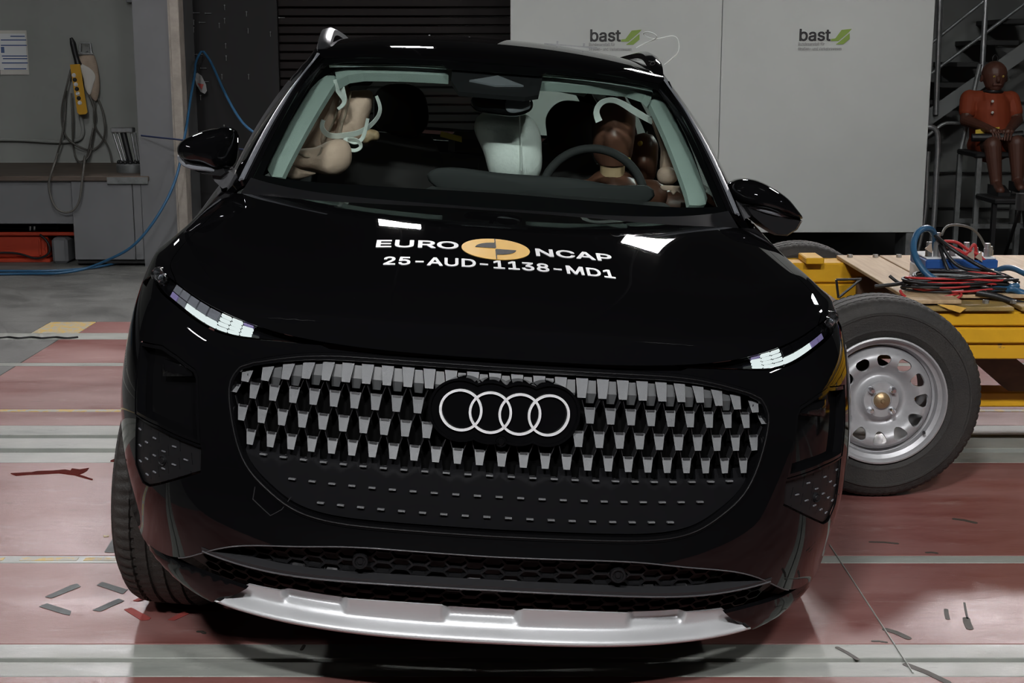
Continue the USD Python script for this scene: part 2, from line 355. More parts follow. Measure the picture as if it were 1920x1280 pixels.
red(7.381, 6.784); strip('steel_strip', 6.784, 6.71, 'rail_steel'); red(6.71, 5.84)
strip('yellow_line', 5.84, 5.795, 'yellow_line', XL, 6.2, z=.0005); red(5.795, 5.57)
strip('steel_rail', 5.57, 5.417, 'rail_steel'); strip('steel_rail', 5.371, 5.222, 'rail_steel'); strip('steel_rail', 5.163, 5.025, 'rail_steel')
red(5.025, 4.026)
strip('steel_strip', 4.026, 3.962, 'rail_steel')
red(3.962, 3.371); strip('steel_rail', 3.371, 3.285, 'rail_steel'); strip('steel_rail', 3.262, 3.178, 'rail_steel'); red(3.178, 2.25); strip('unseen_dark_floor', 2.25, -9, 'black_mat')  # last strip: dark floor out of view, keeps the bumper reflections black
for k in range(9):                       # worn yellow paint on the narrow strip
    x = -2.6 + k * .19; obj('yellow_dash', bx(x, x + .14 + .03 * (k % 3 == 0), 3.981, 4.006, 0, .001), 'yellow_line', fl)
# painted thin line and scuffs on the floor at the right
p0, p1 = on_floor(1556, 1022), on_floor(1712, 1262)
obj('scratch_line', tube([p0 + [0, 0, .001], p1 + [0, 0, .001]], .0022, 6), 'rail_steel', fl)
for a_, b_, w_ in (((1774, 1143), (1777, 1160), .012), ((1808, 1130), (1814, 1160), .006), ((1812, 1160), (1818, 1178), .02), ((1661, 1180), (1702, 1196), .02), ((1570, 1214), (1608, 1236), .012), ((1700, 1246), (1776, 1279), .02), ((1636, 1202), (1662, 1204), .008), ((1632, 1016), (1682, 1019), .012), ((1790, 973), (1828, 980), .018), ((1738, 1036), (1756, 1037), .012), ((372, 1184), (383, 1187), .012), ((565, 1218), (570, 1210), .008)):
    p0, p1 = on_floor(*a_)[:2], on_floor(*b_)[:2]
    P = LineString([p0, (p0 + p1) / 2 + [0, w_ * .4], p1]).buffer(w_ / 2); obj('scuff', prism(list(P.simplify(.001).exterior.coords)[:-1], .0004, .0011, 'xy'), 'scuff_dark', fl, smooth=False)
def wall(name, x0, x1, y, z0, z1, mat, th=.12, **k): return obj(name, bx(x0, x1, y, y + th, z0, z1), mat, kind='structure', **k)
X = lambda px, Y: at(px, 300, Y)[0]
YW, YB = 11.44, 10.1
wall('wall_left', XL, X(300, YW), YW, 0, 2.9, 'wall_grey', label='grey rear wall on the left')
wall('wall_left_upper_shade', XL, X(300, YW), YW, 2.9, 6.5, 'wall_dark')  # dark colour stands in for unlit wall above the beams
wl2 = bx(X(262, YB), X(327, YB), YB, YW + .1, 0, 2.9); obj('trim_1', wl2, 'wall_dim', kind='structure', label='grey pilaster beside the dark opening')
obj('trim_2', cat_(bx(X(333, YB), X(350, YB), YB - .05, YB + .10, 0, 2.9, .004), bx(X(328, YB), X(332, YB), YB - .02, YB + .06, 0, 2.9)), 'jamb', kind='structure', label='pale door jamb beside the dark opening')
wall('wall_back', X(340, 12.2), XR, 12.6, 0, 2.9, 'wall_panel', label='dim panelled rear wall behind the staircase')
wall('wall_back_upper_shade', X(340, 12.2), XR, 12.6, 2.9, 6.5, 'wall_dark')  # same here: the lack of light up high is put into the colour
wall('wall_side_left', XL - .1, XL, -9, 0, 6.5, 'wall_dark', th=22.0); wall('wall_side_right', XR, XR + .1, -9, 0, 6.5, 'wall_dark', th=22.0)
wall('wall_front', XL, XR, -9.1, 0, 6.5, 'wall_dark', th=.1)
obj('ceiling', bx(XL, XR, -9, 13.2, 6.5, 6.6), 'wall_dark', kind='structure')
# black curtain wall with small hooks, then the roller door of brown slats
YC = 10.9
cu = thing('curtain', 'black sheet with rows of small metal hooks in the dark opening', 'curtain')
obj('curtain_sheet', bx(X(343, YC), X(528, YC), YC, YC + .05, 0, 2.9), 'curtain_black', cu)
rng = random.Random(4)
for px, py, o in ((363, 24, 0), (385, 25, 0), (363, 38, 1), (374, 42, 0), (363, 52, 1), (421, 10, 1), (421, 35, 1), (423, 82, 1), (424, 105, 1), (357, 102, 0), (369, 102, 0), (376, 128, 0), (380, 153, 0), (376, 179, 1), (411, 44, 1), (462, 22, 1), (465, 54, 1), (416, 140, 1), (466, 140, 1), (370, 245, 1), (420, 235, 1), (507, 60, 1), (523, 33, 0)):
    p = at(px, py, YC - .01); obj('hook', cat_(tube([p, p + ([.045, 0, 0] if o == 0 else [0, 0, -.035])], .003, 6), place(trimesh.creation.icosphere(1, .006), p)), 'steel', cu)
d1 = thing('door_1', kind='structure', label='closed dark brown roller door of narrow slats')
zs = np.arange(0, 2.9, .066)
for k, z in enumerate(zs):
    obj('slat', hull([(x, y, zz) for x in (X(529, 11.0), X(966, 11.0)) for y, zz in ((10.98, z + .012), (11.0, z + .002), (10.985, z + .06), (11.0, z + .0645), (11.03, z + .002), (11.03, z + .0645))]), 'slat_brown', d1, smooth=False)
# white partition of two boards with the lettering and emblem
YP = 10.2; zb = at(1300, 436, YP)[2]
pt = thing('partition', 'tall pale partition of two boards with two green and black signs', 'partition')
obj('board', bx(X(957, YP), X(1346.4, YP), YP, YP + .06, zb, 2.7, .004), 'board_white', pt); obj('board', bx(X(1347.2, YP), X(1737, YP), YP, YP + .06, zb, 2.7, .004), 'board_white', pt)
for px in (990, 1330, 1370, 1715): obj('foot', bx(X(px, YP) - .03, X(px, YP) + .03, YP + .01, YP + .3, 0, zb, .003), 'steel_dull', pt)
def flat(Y): return lambda a, b: np.stack([np.asarray(a, float), np.full(np.shape(a), Y), np.asarray(b, float)], -1)
def wall_word(text, x0, x1, zb_, cap, mat, Y, parent, label=None, name='lettering', th=.002, spacing=0.):
    gl, wd = glyphs(text, spacing); sx = (x1 - x0) / wd
    shp = shapely.union_all([affinity.affine_transform(sg, [sx, 0, 0, cap, x0, zb_]) for _, sg in gl])
    q, t = tri2d(shp, 9); 
    m = [trimesh.creation.extrude_polygon(g_, th, engine='earcut') for g_ in getattr(shp, 'geoms', [shp])]
    m = trimesh.util.concatenate(m); v = m.vertices; m = trimesh.Trimesh(np.stack([v[:, 0], Y - v[:, 2], v[:, 1]], 1), m.faces, process=False); trimesh.repair.fix_normals(m)
    return obj(name, m, mat, parent, smooth=False, label=label)
for ox, oy, sc in ((1495, 77, 1.0), (1103, 78, .98)):
    Yt = YP - .0005
    def L_(px, py): return at(ox + px * sc, oy + py * sc, Yt)
    a, b = L_(2, -1), L_(62, -1); wall_word('bast', a[0], b[0], a[2], .078, 'print_black', Yt, pt, 'bold black lettering')
    def poly(pts): return Polygon([(p[0], p[2]) for p in (L_(*q) for q in pts)])
    e1, e2 = poly([(63, 0), (63, -4), (71, -5), (83, -21), (102, -23), (97, -17), (77, 0)]), poly([(72, 6), (86, 6), (98, -4), (98, -15), (79, 1)])
    for e in (e1, e2): obj('emblem', prism(list(e.exterior.coords)[:-1], Yt - .003, Yt), 'logo_green', pt, label='green slanted emblem stripe')
    a, b = L_(1, 8), L_(51, 8); wall_word('Bundesanstalt für', a[0], b[0], a[2], .020, 'print_grey', Yt, pt, 'small grey lettering')
    a, b = L_(1, 17), L_(83, 17); wall_word('Straßen- und Verkehrswesen', a[0], b[0], a[2], .020, 'print_grey', Yt, pt, 'small grey lettering')
# ---------------------------------------------------------------- floodlights, all out of view
for k, (c, aim, w_, h_, rad, col, lab) in enumerate(UNSEEN_FLOODS):
    emit(f'unseen_flood_{k}', col, rad)
    c, aim = np.array(c, float), np.array(aim, float); d = (aim - c) / np.linalg.norm(aim - c); rt = np.cross(d, (0, 0, 1)); rt /= np.linalg.norm(rt); up = np.cross(rt, d)
    M4 = np.eye(4); M4[:3, 0], M4[:3, 1], M4[:3, 2], M4[:3, 3] = rt, d, up, c
    fl_ = thing('floodlight', lab, 'lamp', matrix=M4)
    obj('lens', bx(-w_ / 2, w_ / 2, -.004, 0, -h_ / 2, h_ / 2), f'unseen_flood_{k}', fl_, smooth=False)
    o, L = .035, (.05 if k < 4 else .25 if k < 6 else .5)      # deep barn doors added on the unseen high lamps to narrow their beams
    obj('housing', cat_(bx(-w_ / 2 - o, w_ / 2 + o, -.16, -.006, -h_ / 2 - o, h_ / 2 + o, .01), bx(-w_ / 2 - o, -w_ / 2 - .004, -.006, L, -h_ / 2 - o, h_ / 2 + o), bx(w_ / 2 + .004, w_ / 2 + o, -.006, L, -h_ / 2 - o, h_ / 2 + o), bx(-w_ / 2, w_ / 2, -.006, L, h_ / 2 + .004, h_ / 2 + o), bx(-w_ / 2, w_ / 2, -.006, L, -h_ / 2 - o, -h_ / 2 - .004)), 'matt_black', fl_)
    top = np.linalg.inv(M4) @ np.array([c[0], c[1], 6.5, 1]); obj('hanger', tube([(0, -.1, 0), top[:3]], .015, 8), 'matt_black', fl_)
# ---------------------------------------------------------------- car: surfaces (x to the photograph's right, y rearwards from the nose, z up; metres)
U=[0,0.075,0.22,0.34,0.49,0.585,0.66,0.72,0.765,0.85,1.12,1.43,1.75]
V=[0,.22,.44,.62,.77,.90,1.04,1.16,1.45,1.88,2.98,4.28]
ROWS=[
[(0,0.065,0.222),(0.22,0.072,0.223),(0.42,0.105,0.228),(0.58,0.155,0.242),(0.7,0.235,0.265),(0.79,0.34,0.3),(0.855,0.46,0.335),(0.895,0.56,0.36),(0.92,0.87,0.36),(0.915,1.3,0.32),(0.9,2.4,0.3),(0.88,3.7,0.3)],
[(0,0.035,0.29),(0.22,0.045,0.29),(0.42,0.08,0.292),(0.58,0.14,0.3),(0.7,0.22,0.315),(0.79,0.325,0.345),(0.858,0.45,0.385),(0.9,0.57,0.42),(0.925,0.87,0.42),(0.92,1.3,0.38),(0.905,2.4,0.36),(0.885,3.7,0.36)],
[(0,0,0.43),(0.22,0.012,0.43),(0.43,0.05,0.432),(0.6,0.115,0.437),(0.7262,0.2,0.445),(0.813,0.315,0.46),(0.8768,0.45,0.48),(0.914,0.58,0.5),(0.936,0.87,0.5),(0.931,1.3,0.48),(0.9136,2.4,0.46),(0.8924,3.7,0.46)],
[(0,0.005,0.55),(0.22,0.017,0.55),(0.43,0.055,0.55),(0.605,0.12,0.55),(0.7368,0.21,0.555),(0.8245,0.325,0.56),(0.8872,0.46,0.575),(0.922,0.585,0.59),(0.941,0.87,0.6),(0.937,1.3,0.58),(0.9204,2.4,0.56),(0.8986,3.7,0.56)],
[(0,0.03,0.7),(0.22,0.04,0.7),(0.43,0.075,0.7),(0.605,0.14,0.7),(0.7388,0.235,0.7),(0.827,0.35,0.7),(0.8882,0.48,0.7),(0.921,0.6,0.7),(0.937,0.87,0.71),(0.934,1.3,0.7),(0.9224,2.4,0.68),(0.9016,3.7,0.68)],
[(0,0.055,0.79),(0.22,0.063,0.79),(0.43,0.095,0.79),(0.6,0.16,0.79),(0.7332,0.26,0.795),(0.8175,0.375,0.8),(0.8748,0.5,0.81),(0.905,0.61,0.815),(0.921,0.87,0.82),(0.919,1.3,0.8),(0.9126,2.4,0.79),(0.8964,3.7,0.8)],
[(0,0.085,0.86),(0.22,0.093,0.86),(0.42,0.125,0.86),(0.585,0.19,0.862),(0.7162,0.295,0.872),(0.8005,0.41,0.885),(0.8548,0.53,0.895),(0.884,0.63,0.9),(0.903,0.87,0.9),(0.903,1.3,0.885),(0.9026,2.4,0.88),(0.8924,3.7,0.9)],
[(0,0.135,0.915),(0.21,0.143,0.915),(0.41,0.18,0.914),(0.57,0.25,0.915),(0.6956,0.355,0.925),(0.779,0.465,0.94),(0.8324,0.575,0.95),(0.863,0.66,0.955),(0.883,0.87,0.955),(0.886,1.3,0.94),(0.8918,2.4,0.94),(0.8842,3.7,0.97)],
[(0,0.175,0.9326),(0.2064,0.182,0.9318),(0.4028,0.2184,0.9299),(0.5592,0.2868,0.9292),(0.6851,0.387,0.937),(0.7671,0.4922,0.9511),(0.821,0.5958,0.9614),(0.8518,0.6792,0.9675),(0.8736,0.8796,0.9679),(0.8792,1.3,0.955),(0.8873,2.4,0.9572),(0.8801,3.7,0.9915)],
[(0,0.26,0.956),(0.2,0.265,0.954),(0.39,0.3,0.951),(0.54,0.365,0.948),(0.6664,0.455,0.953),(0.746,0.55,0.9657),(0.8006,0.64,0.9764),(0.832,0.72,0.9841),(0.857,0.9,0.985),(0.867,1.3,0.975),(0.8792,2.4,0.98),(0.8728,3.7,1.02)],
[(0,0.52,1.007),(0.19,0.525,1.005),(0.37,0.55,0.998),(0.52,0.6,0.99),(0.6394,0.67,0.989),(0.7185,0.745,0.9975),(0.7726,0.815,1.0048),(0.809,0.88,1.0092),(0.837,1,1.01),(0.857,1.35,1.01),(0.8712,2.4,1.03),(0.8638,3.7,1.07)],
[(0,0.82,1.0553),(0.185,0.825,1.0533),(0.36,0.845,1.0463),(0.51,0.885,1.0383),(0.6274,0.94,1.0363),(0.706,1,1.0374),(0.7596,1.05,1.0383),(0.797,1.1,1.0374),(0.827,1.2,1.037),(0.852,1.45,1.04),(0.8692,2.4,1.06),(0.8598,3.7,1.1)],
[(0,1.14,1.095),(0.19,1.145,1.094),(0.37,1.165,1.089),(0.52,1.205,1.084),(0.6328,1.25,1.082),(0.707,1.3,1.0784),(0.7562,1.34,1.0748),(0.789,1.38,1.0712),(0.814,1.45,1.07),(0.842,1.6,1.07),(0.8634,2.4,1.09),(0.8506,3.7,1.13)],
]
ROWS = np.array(ROWS, float); end = ROWS[:, -1].copy(); end[:, 0] *= .93; end[:, 1] = 4.42; end[:, 2] += .01
ROWS = np.concatenate([ROWS, end[:, None]], 1); V = V + [5.02]
mir = ROWS[:, :0:-1].copy(); mir[..., 0] *= -1
_F, _V = np.concatenate([mir, ROWS], 1), np.concatenate([-np.array(V)[:0:-1], V])
_S = [RectBivariateSpline(U, _V, _F[..., k], kx=3, ky=3, s=0) for k in range(3)]
def BODY(u, v): return np.stack([s.ev(u, v) for s in _S], -1)
def rot(yaw, roll, pit):
    cy, sy, cr, sr, cp, sp = np.cos(yaw), np.sin(yaw), np.cos(roll), np.sin(roll), np.cos(pit), np.sin(pit)
    return np.array([[cy, -sy, 0], [sy, cy, 0], [0, 0, 1]]) @ np.array([[cr, 0, sr], [0, 1, 0], [-sr, 0, cr]]) @ np.array([[1, 0, 0], [0, cp, -sp], [0, sp, cp]])
RC = rot(*np.radians((2.9, 4.25, -.27))); TC = np.array([-.07, 2.88, -.047])
CM = np.eye(4); CM[:3, :3] = RC; CM[:3, 3] = TC
def cat3(px, py, Y):                    # as at(), for a plane y = Y of the car
    o = (np.array([0, 0, CAMH]) - TC) @ RC; d = ray(px, py) @ RC; return o + d * ((Y - o[1]) / d[1])
car = thing('car', 'black glossy crashed SUV with white lettering and yellow disc on its bonnet', 'car', matrix=CM)
def bpatch(*a, **k): return patch(*a, flip=True, **k)   # the body's u, v run left-handed
def uv(pts, side=1): return Polygon([(u, v * side) for u, v in pts]).buffer(0)
def both(half): return [(u, v) for u, v in half] + [(u, -v) for u, v in half[::-1] if v > 1e-9]
def curve(pts, n=40):                    # dense curve through (u, v) points
    return [tuple(p) for p in smooth_path(pts, n)]
GR = curve([(.645, 0), (.645, .15), (.644, .29), (.640, .40), (.625, .50), (.606, .567)], 30) + curve([(.594, .590), (.57, .602), (.535, .602), (.48, .590), (.44, .577), (.395, .552), (.355, .506), (.322, .45), (.306, .38), (.302, .28), (.303, .15), (.303, 0)], 50)
GR_POLY = Polygon([(u, v) for u, v in GR] + [(u, -v) for u, v in GR[::-1]]).buffer(0)
HL_UP = curve([(.672, .40), (.680, .52), (.692, .635), (.697, .69), (.704, .76), (.709, .82), (.712, .875), (.713, .98), (.717, 1.06)], 40)
HL_LO = curve([(.692, 1.065), (.682, .98), (.677, .86), (.670, .77), (.662, .70), (.660, .64), (.664, .58), (.668, .50), (.670, .42)], 40)
HL = HL_UP + HL_LO
CORNER = [(.415, .915), (.415, .81), (.406, .673), (.352, .672), (.343, .69), (.258, .85), (.252, .885), (.285, .925)]
FOGBOX = [(.572, .708), (.588, .77), (.595, .83), (.575, .955), (.42, .925), (.423, .81), (.413, .676), (.555, .695)]
FOG = [(.568, .833), (.571, .727), (.556, .723), (.534, .82)]
BL = curve([(.247, 0), (.247, .2), (.241, .335), (.228, .43), (.198, .58), (.165, .66), (.115, .75), (.055, .86), (.004, .955)], 40)
LIPU = [(.088, .571), (.092, .66), (.085, .76), (.06, .86), (.004, .95)]
ST = curve([(.106, 0), (.105, .2), (.1, .35), (.094, .48), (.090, .571)], 30)
HOODSIDE = curve([(.722, .90), (.76, .99), (.85, 1.06), (1.0, 1.10), (1.2, 1.11), (1.45, 1.10), (1.715, 1.09)], 30)
lead = curve([(.668, 0), (.668, .2), (.671, .36), (.679, .51), (.691, .635), (.697, .69), (.704, .76), (.7095, .82), (.7125, .875)], 40)
g = .0022
def P_(name, poly, mat='paint', step=.03, off=0., thick=.003, parent=None, label=None, bulge=0, smooth=40):
    return obj(name, bpatch(BODY, poly, step, off, thick, bulge=bulge), mat, parent or car, smooth=smooth, label=label)
hood = Polygon(both(lead + HOODSIDE)[::1]).buffer(0)
hood = Polygon([(u, v) for u, v in lead + HOODSIDE] + [(u, -v) for u, v in (lead + HOODSIDE)[::-1]]).buffer(0)
P_('bonnet', hood.buffer(-g), step=.022)
front = Polygon([(u, v) for u, v in BL] + [(.03, 1.16), (.66, 1.16), (.665, 1.07)] + [(u, v) for u, v in HL_LO] + [(.665, .40), (.662, .2), (.662, 0)] + [(.662, -.2), (.665, -.40)] + [(u, -v) for u, v in HL_LO[::-1]] + [(.665, -1.07), (.66, -1.16), (.03, -1.16)] + [(u, -v) for u, v in BL[::-1]]).buffer(0)
for s in (1, -1): front = front.difference(uv(CORNER, s)).difference(uv(FOGBOX, s)).difference(uv(HL, s))
front = front.difference(GR_POLY.buffer(.016))
P_('bumper', front.buffer(-g * .6), step=.022)
for s in (1, -1):
    # fender with its wheel arch: from the bumper joint to the door
    fen = Polygon([(u, v * s) for u, v in HOODSIDE] + [(1.715, 1.93 * s), (.0, 1.93 * s), (0.0, 1.16 * s), (.66, 1.16 * s), (.69, 1.07 * s), (.718, 1.06 * s), (.713, .98 * s), (.7125, .88 * s)]).buffer(0)
    uu, vv = np.meshgrid(np.linspace(0, .6, 120), np.linspace(1.0, 1.93, 160), indexing='ij'); PP = BODY(uu, vv * s)
    rr = np.hypot(PP[..., 1] - .88, PP[..., 2] - .33)
    ring = []
    for a in np.linspace(-.12, np.pi + .12, 46):
        tgt = np.array([.88 + .385 * np.cos(a), .33 + .385 * np.sin(a)]); d = np.hypot(PP[..., 1] - tgt[0], PP[..., 2] - tgt[1]); i = np.unravel_index(d.argmin(), d.shape)
        if d[i] < .02: ring.append((uu[i], vv[i] * s))
    hole = Polygon([(-.05, ring[0][1])] + ring + [(-.05, ring[-1][1])]).buffer(.004)
    fen = fen.difference(sbox(-.1, min(1.1 * s, 1.3 * s), .13, max(1.1 * s, 1.3 * s))).difference(hole).difference(uv(HL, s).buffer(.001)).difference(front)
    fen = max(getattr(fen, 'geoms', [fen]), key=lambda q: q.area)
    P_('fender', fen.buffer(-g * .6), step=.025)
    for nm, a, b in (('front_door', 1.935, 2.98), ('rear_door', 2.985, 3.86), ('rear_quarter', 3.865, 5.0)):
        q = sbox(.0, min(a * s, b * s), 1.74, max(a * s, b * s))
        if nm == 'rear_quarter':
            q = q.difference(Point(.02, 3.98 * s).buffer(.36))
        P_(nm, q.buffer(-g), step=.06)
# ---- lower front: lip, silver skid strip, mesh bands, bar
lipu = curve(LIPU, 24)
for s in (1, -1):
    lp = Polygon([(.002, v * s) for v in np.linspace(.672, .97, 12)] + [(u, v * s) for u, v in lipu[::-1]]).buffer(0)
    P_('lip_corner', lp.buffer(-.001), 'gloss_black', step=.02, off=.006, thick=.02, bulge=.008)
    sill = Polygon([(.001, 1.0 * s), (.001, 1.05 * s), (.05, 1.05 * s), (.05, 1.0 * s)])
silver = Polygon([(u, v) for u, v in ST] + [(.012, .668)] + [(.012, v) for v in np.linspace(.6, 0, 16)] + [(.012, -v) for v in np.linspace(0, .6, 16)][1:] + [(.012, -.668)] + [(u, -v) for u, v in ST[::-1]]).buffer(0)
notches = [((-.49, -.318), .0), ((-.105, .075), .0), ((.315, .475), .0)]
def SILV(u, v):                          # the strip: an upper face leaning back, a rounded front band, shallow scoops in the upper edge
    P = BODY(u, v); k = np.clip((u - .022) / .040, 0, 1); k = k * k * (3 - 2 * k); d = -.042 * k
    for (a, b), _ in notches:
        inside = np.clip((v - a) / .022, 0, 1) * np.clip((b - v) / .022, 0, 1); inside = inside * inside * (3 - 2 * inside)
        d = d - .022 * inside * np.clip((u - .060) / .014, 0, 1)
    lowv = np.clip((.026 - u) / .014, 0, 1); d = d - .012 * lowv ** 2 + .012
    P = P.copy(); P[..., 1] -= d; return P
def scoop_top(poly):
    for (a, b), _ in notches: poly = poly.difference(Polygon([(.115, a - .005), (.0955, a + .016), (.0945, b - .016), (.115, b + .005)]))
    return poly
obj('skid_strip', bpatch(SILV, scoop_top(silver).buffer(-.001), .006, 0, .004, exact=False), 'silver', car, smooth=50, label='silver skid strip along the lower front edge')
# recessed intake backing and honeycomb
def INT(u, v):
    P = BODY(u, v); P = P.copy(); P[..., 1] += .10 + .25 * np.clip(np.abs(v) - .6, 0, 1) ; return P
band = Polygon([(u + .004, v) for u, v in BL] + [(.0, .96), (.06, .60), (.085, .0)] + [(.06, -.60), (.0, -.96)] + [(u + .004, -v) for u, v in BL[::-1]]).buffer(0)
obj('intake_backing', bpatch(INT, band, .03, 0, .004), 'matt_black', car, smooth=30)
BARC = curve([(.172, 0), (.169, .2), (.162, .38), (.157, .50), (.158, .60), (.163, .68)], 30)
bar = Polygon([(u + .006, v) for u, v in BARC] + [(u - .004, v) for u, v in BARC[::-1]]).buffer(0)
bar = bar.union(affinity.scale(bar, 1, -1, origin=(0, 0)))
P_('intake_bar', bar, 'grille_dark', step=.012, off=.002, thick=.028, label='dark grey bar across the lower intake')
# the ledge above the bar
def INT2(u, v):
    P = BODY(u, v); P = P.copy(); P[..., 1] += .028 + .047 * np.clip((.165 - u) / .03, 0, 1); return P
hexs = {'upper': (.178, .240), 'lower': (.098, .158)}
for nm, (u0, u1) in hexs.items():
    cells = []; pw, ph = .080, .024
    for k in range(-9, 10):
        for j in range(0, 7):
            for o in (0, 1):
                cu = u0 + (j + .5 * o) * ph; cv = (k + .5 * o) * pw
                shift = np.interp(abs(cv), [0, .3, .6, .75], [0, -.008, -.016, -.02]) if nm == 'lower' else np.interp(abs(cv), [0, .3, .5, .7], [0, -.005, -.012, -.02])
                cu += shift - .006
                if abs(cv) > (.70 if nm == 'lower' else .62): continue
                if not (u0 - .012 + shift < cu < u1 + .006 + shift * (1.6 if nm == 'upper' else .6)): continue
                hx = [(cu + ph / 2 * a, cv + b * pw / 2) for a, b in ((0, -.667), (1, -.36), (1, .36), (0, .667), (-1, .36), (-1, -.36))]
                cells.append(Polygon(hx))
    net = shapely.union_all([c.buffer(.0018).difference(c.buffer(-.0014)) for c in cells])
    obj('honeycomb_mesh', bpatch(INT2, net, .02, 0, .018), 'satin_black', car, smooth=False)
for v in (-.291, .275):                  # round parking sensors
    c = BODY(np.array(.209), np.array(v)); r_ = [(.0, -.004), (.006, -.004), (.007, -.001), (.011, -.001), (.012, -.006), (.0165, -.006), (.017, 0), (.017, .04)]
    obj('parking_sensor', place(lathe(r_, 28), (c[0], c[1] + .012, c[2])), 'satin_black', car)
# ---- grille
ringp = GR_POLY.buffer(.016).difference(GR_POLY.buffer(.002))
P_('grille_surround', ringp, 'gloss_black', step=.008, off=.002, thick=.05, smooth=30)
def GB(u, v):
    P = BODY(u, v).copy(); P[..., 1] += .05; return P
obj('grille_backing', bpatch(GB, GR_POLY.buffer(.012), .03, 0, .004), 'void_black', car)
EM = (.5595, 0.0)
emb = shapely.union_all([Point(EM[0], x).buffer(.054) for x in (-.0935, -.0312, .0312, .0935)])
emb2 = emb.buffer(.012)
def frame_at(u, v):
    e = 1e-3; u, v = np.array(u), np.array(v); c = BODY(u, v); eu = BODY(u + e, v) - BODY(u - e, v); ev = BODY(u, v + e) - BODY(u, v - e)
    eu /= np.linalg.norm(eu); ev /= np.linalg.norm(ev); n = np.cross(ev, eu); n /= np.linalg.norm(n)
    if n[1] > 0: n = -n
    return c, eu, ev, n
lattice = []
def blade(u, v, wt, wb, h, depth, ribs=True, back=.003):
    c, eu, ev, n = frame_at(u, v); n = np.array([0, -1., 0]); q = lambda a, b, d: c + ev * a + eu * b + n * d
    tl, tr, bl, br = q(-wt / 2, h / 2, -depth), q(wt / 2, h / 2, -depth), q(-wb / 2, -h / 2, back), q(wb / 2, -h / 2, back)
    inw = -n * .006 + eu * .002
    if ribs:
        for sg in (-1, 1):
            a0, a1 = (sg * wt * .50, h / 2 - .001), (sg * wt * .80, h / 2 + .022)
            lattice.append(hull([q(a0[0] + k * .0008, a0[1], -depth * .8) for k in (-1, 1)] + [q(a1[0] + k * .0008, a1[1], -.004) for k in (-1, 1)] + [q(a0[0], a0[1], -.045), q(a1[0], a1[1], -.045)]))
        lattice.append(hull([q(k * wt * .36, h / 2 + z_, -depth + d_) for k in (-1, 1) for z_, d_ in ((.0035, .002), (-.001, .0025), (.001, -.01))]))
    return hull([tl, tr, bl, br, tl + inw, tr + inw, bl + inw, br + inw])
inner = GR_POLY.buffer(-.004)
pit = .0463
for r, (u, half, wt, wb, h, dep) in enumerate([(.6205, 1, .027, .018, .040, .012), (.557, 0, .0245, .0155, .027, .017), (.505, 1, .0245, .0155, .027, .015), (.455, 0, .023, .0145, .026, .012)]):
    for k in range(-14, 15):
        v = (k + .5 * half) * pit; du = -.006 * (abs(v) / .55) ** 3 - (.02 * max(0, abs(v) - .45) / .12 if r == 0 else 0)
        p = Point(u + du, v)
        body_ = Polygon([(u + du - h / 2, v - wb / 2), (u + du - h / 2, v + wb / 2), (u + du + h / 2, v + wt / 2), (u + du + h / 2, v - wt / 2)])
        part = body_.intersection(inner).area / body_.area
        if part < .35 or (r > 0 and emb2.contains(p)): continue
        hh = h * (1 if part > .93 else max(.4, part)); sh = 0 if part > .93 else -(h - hh) / 2 * (1 if r == 0 else 0)
        obj('grille_blade', blade(u + du + sh, v, wt, wb, hh, dep, ribs=r > 0), 'grille_grey', car, smooth=False)
        if r == 0 and abs(v) < .56:      # the receding blade between two upper blades, its shade put into a darker grey
            v2 = v + pit / 2
            if inner.contains(Point(.625 + du, v2)) and not emb.contains(Point(.615, v2)):
                c, eu, ev, n = frame_at(.612 + du, v2); n = np.array([0, -1., 0]); q = lambda a, b, d: c + ev * a + eu * b + n * d
                obj('grille_blade', hull([q(-.0085, .022, -.02), q(.0085, .022, -.02), q(-.0115, -.006, -.018), q(.0115, -.006, -.018), q(-.0085, -.030, -.030), q(.0085, -.030, -.030), q(-.0085, .022, -.027), q(.0085, .022, -.027), q(-.008, -.028, -.036), q(.008, -.028, -.036)]), 'grille_shaded', car, smooth=False)
obj('grille_lattice', cat_(*lattice), 'grille_dark', car, smooth=False, kind='stuff')
for u, half in ((.420, 1), (.376, 0), (.332, 1)):
    for k in range(-13, 14):
        v = (k + .5 * half) * pit * .99
        if not GR_POLY.buffer(-.022).contains(Point(u, v)): continue
        c, eu, ev, n = frame_at(u - .004 * abs(v), v); q = lambda a, b, d: c + ev * a + eu * b + n * d
        obj('grille_dash', hull([q(sx * .0075, sb * .0016, d) for sx in (-1, 1) for sb in (-1, 1) for d in (-.004, -.04)]), 'grille_grey', car, smooth=False)
low = Polygon([(.437, -.62), (.437, .62), (.29, .62), (.29, -.62)]).intersection(GR_POLY.buffer(-.001))
slots = [Polygon([(.447, v - .012), (.447, v + .012), (.4215, v + .0075), (.4215, v - .0075)]) for k in range(-13, 14) for v in [(k + .5) * pit * .99]]
def LOWG(u, v):
    P = BODY(u, v).copy(); P[..., 1] += .012 + .03 * np.clip((u - .42) / .02, 0, 1); return P
obj('grille_lower_panel', bpatch(LOWG, low.difference(shapely.union_all(slots)), .02, 0, .02), 'lattice_black', car, smooth=False)
# camera under the emblem
c, eu, ev, n = frame_at(.497, -.004)
obj('front_camera', place(lathe([(0, -.016), (.006, -.016), (.0085, -.012), (.011, -.012), (.0125, -.014), (.0125, .03)], 24), tuple(c)), 'gloss_black', car)
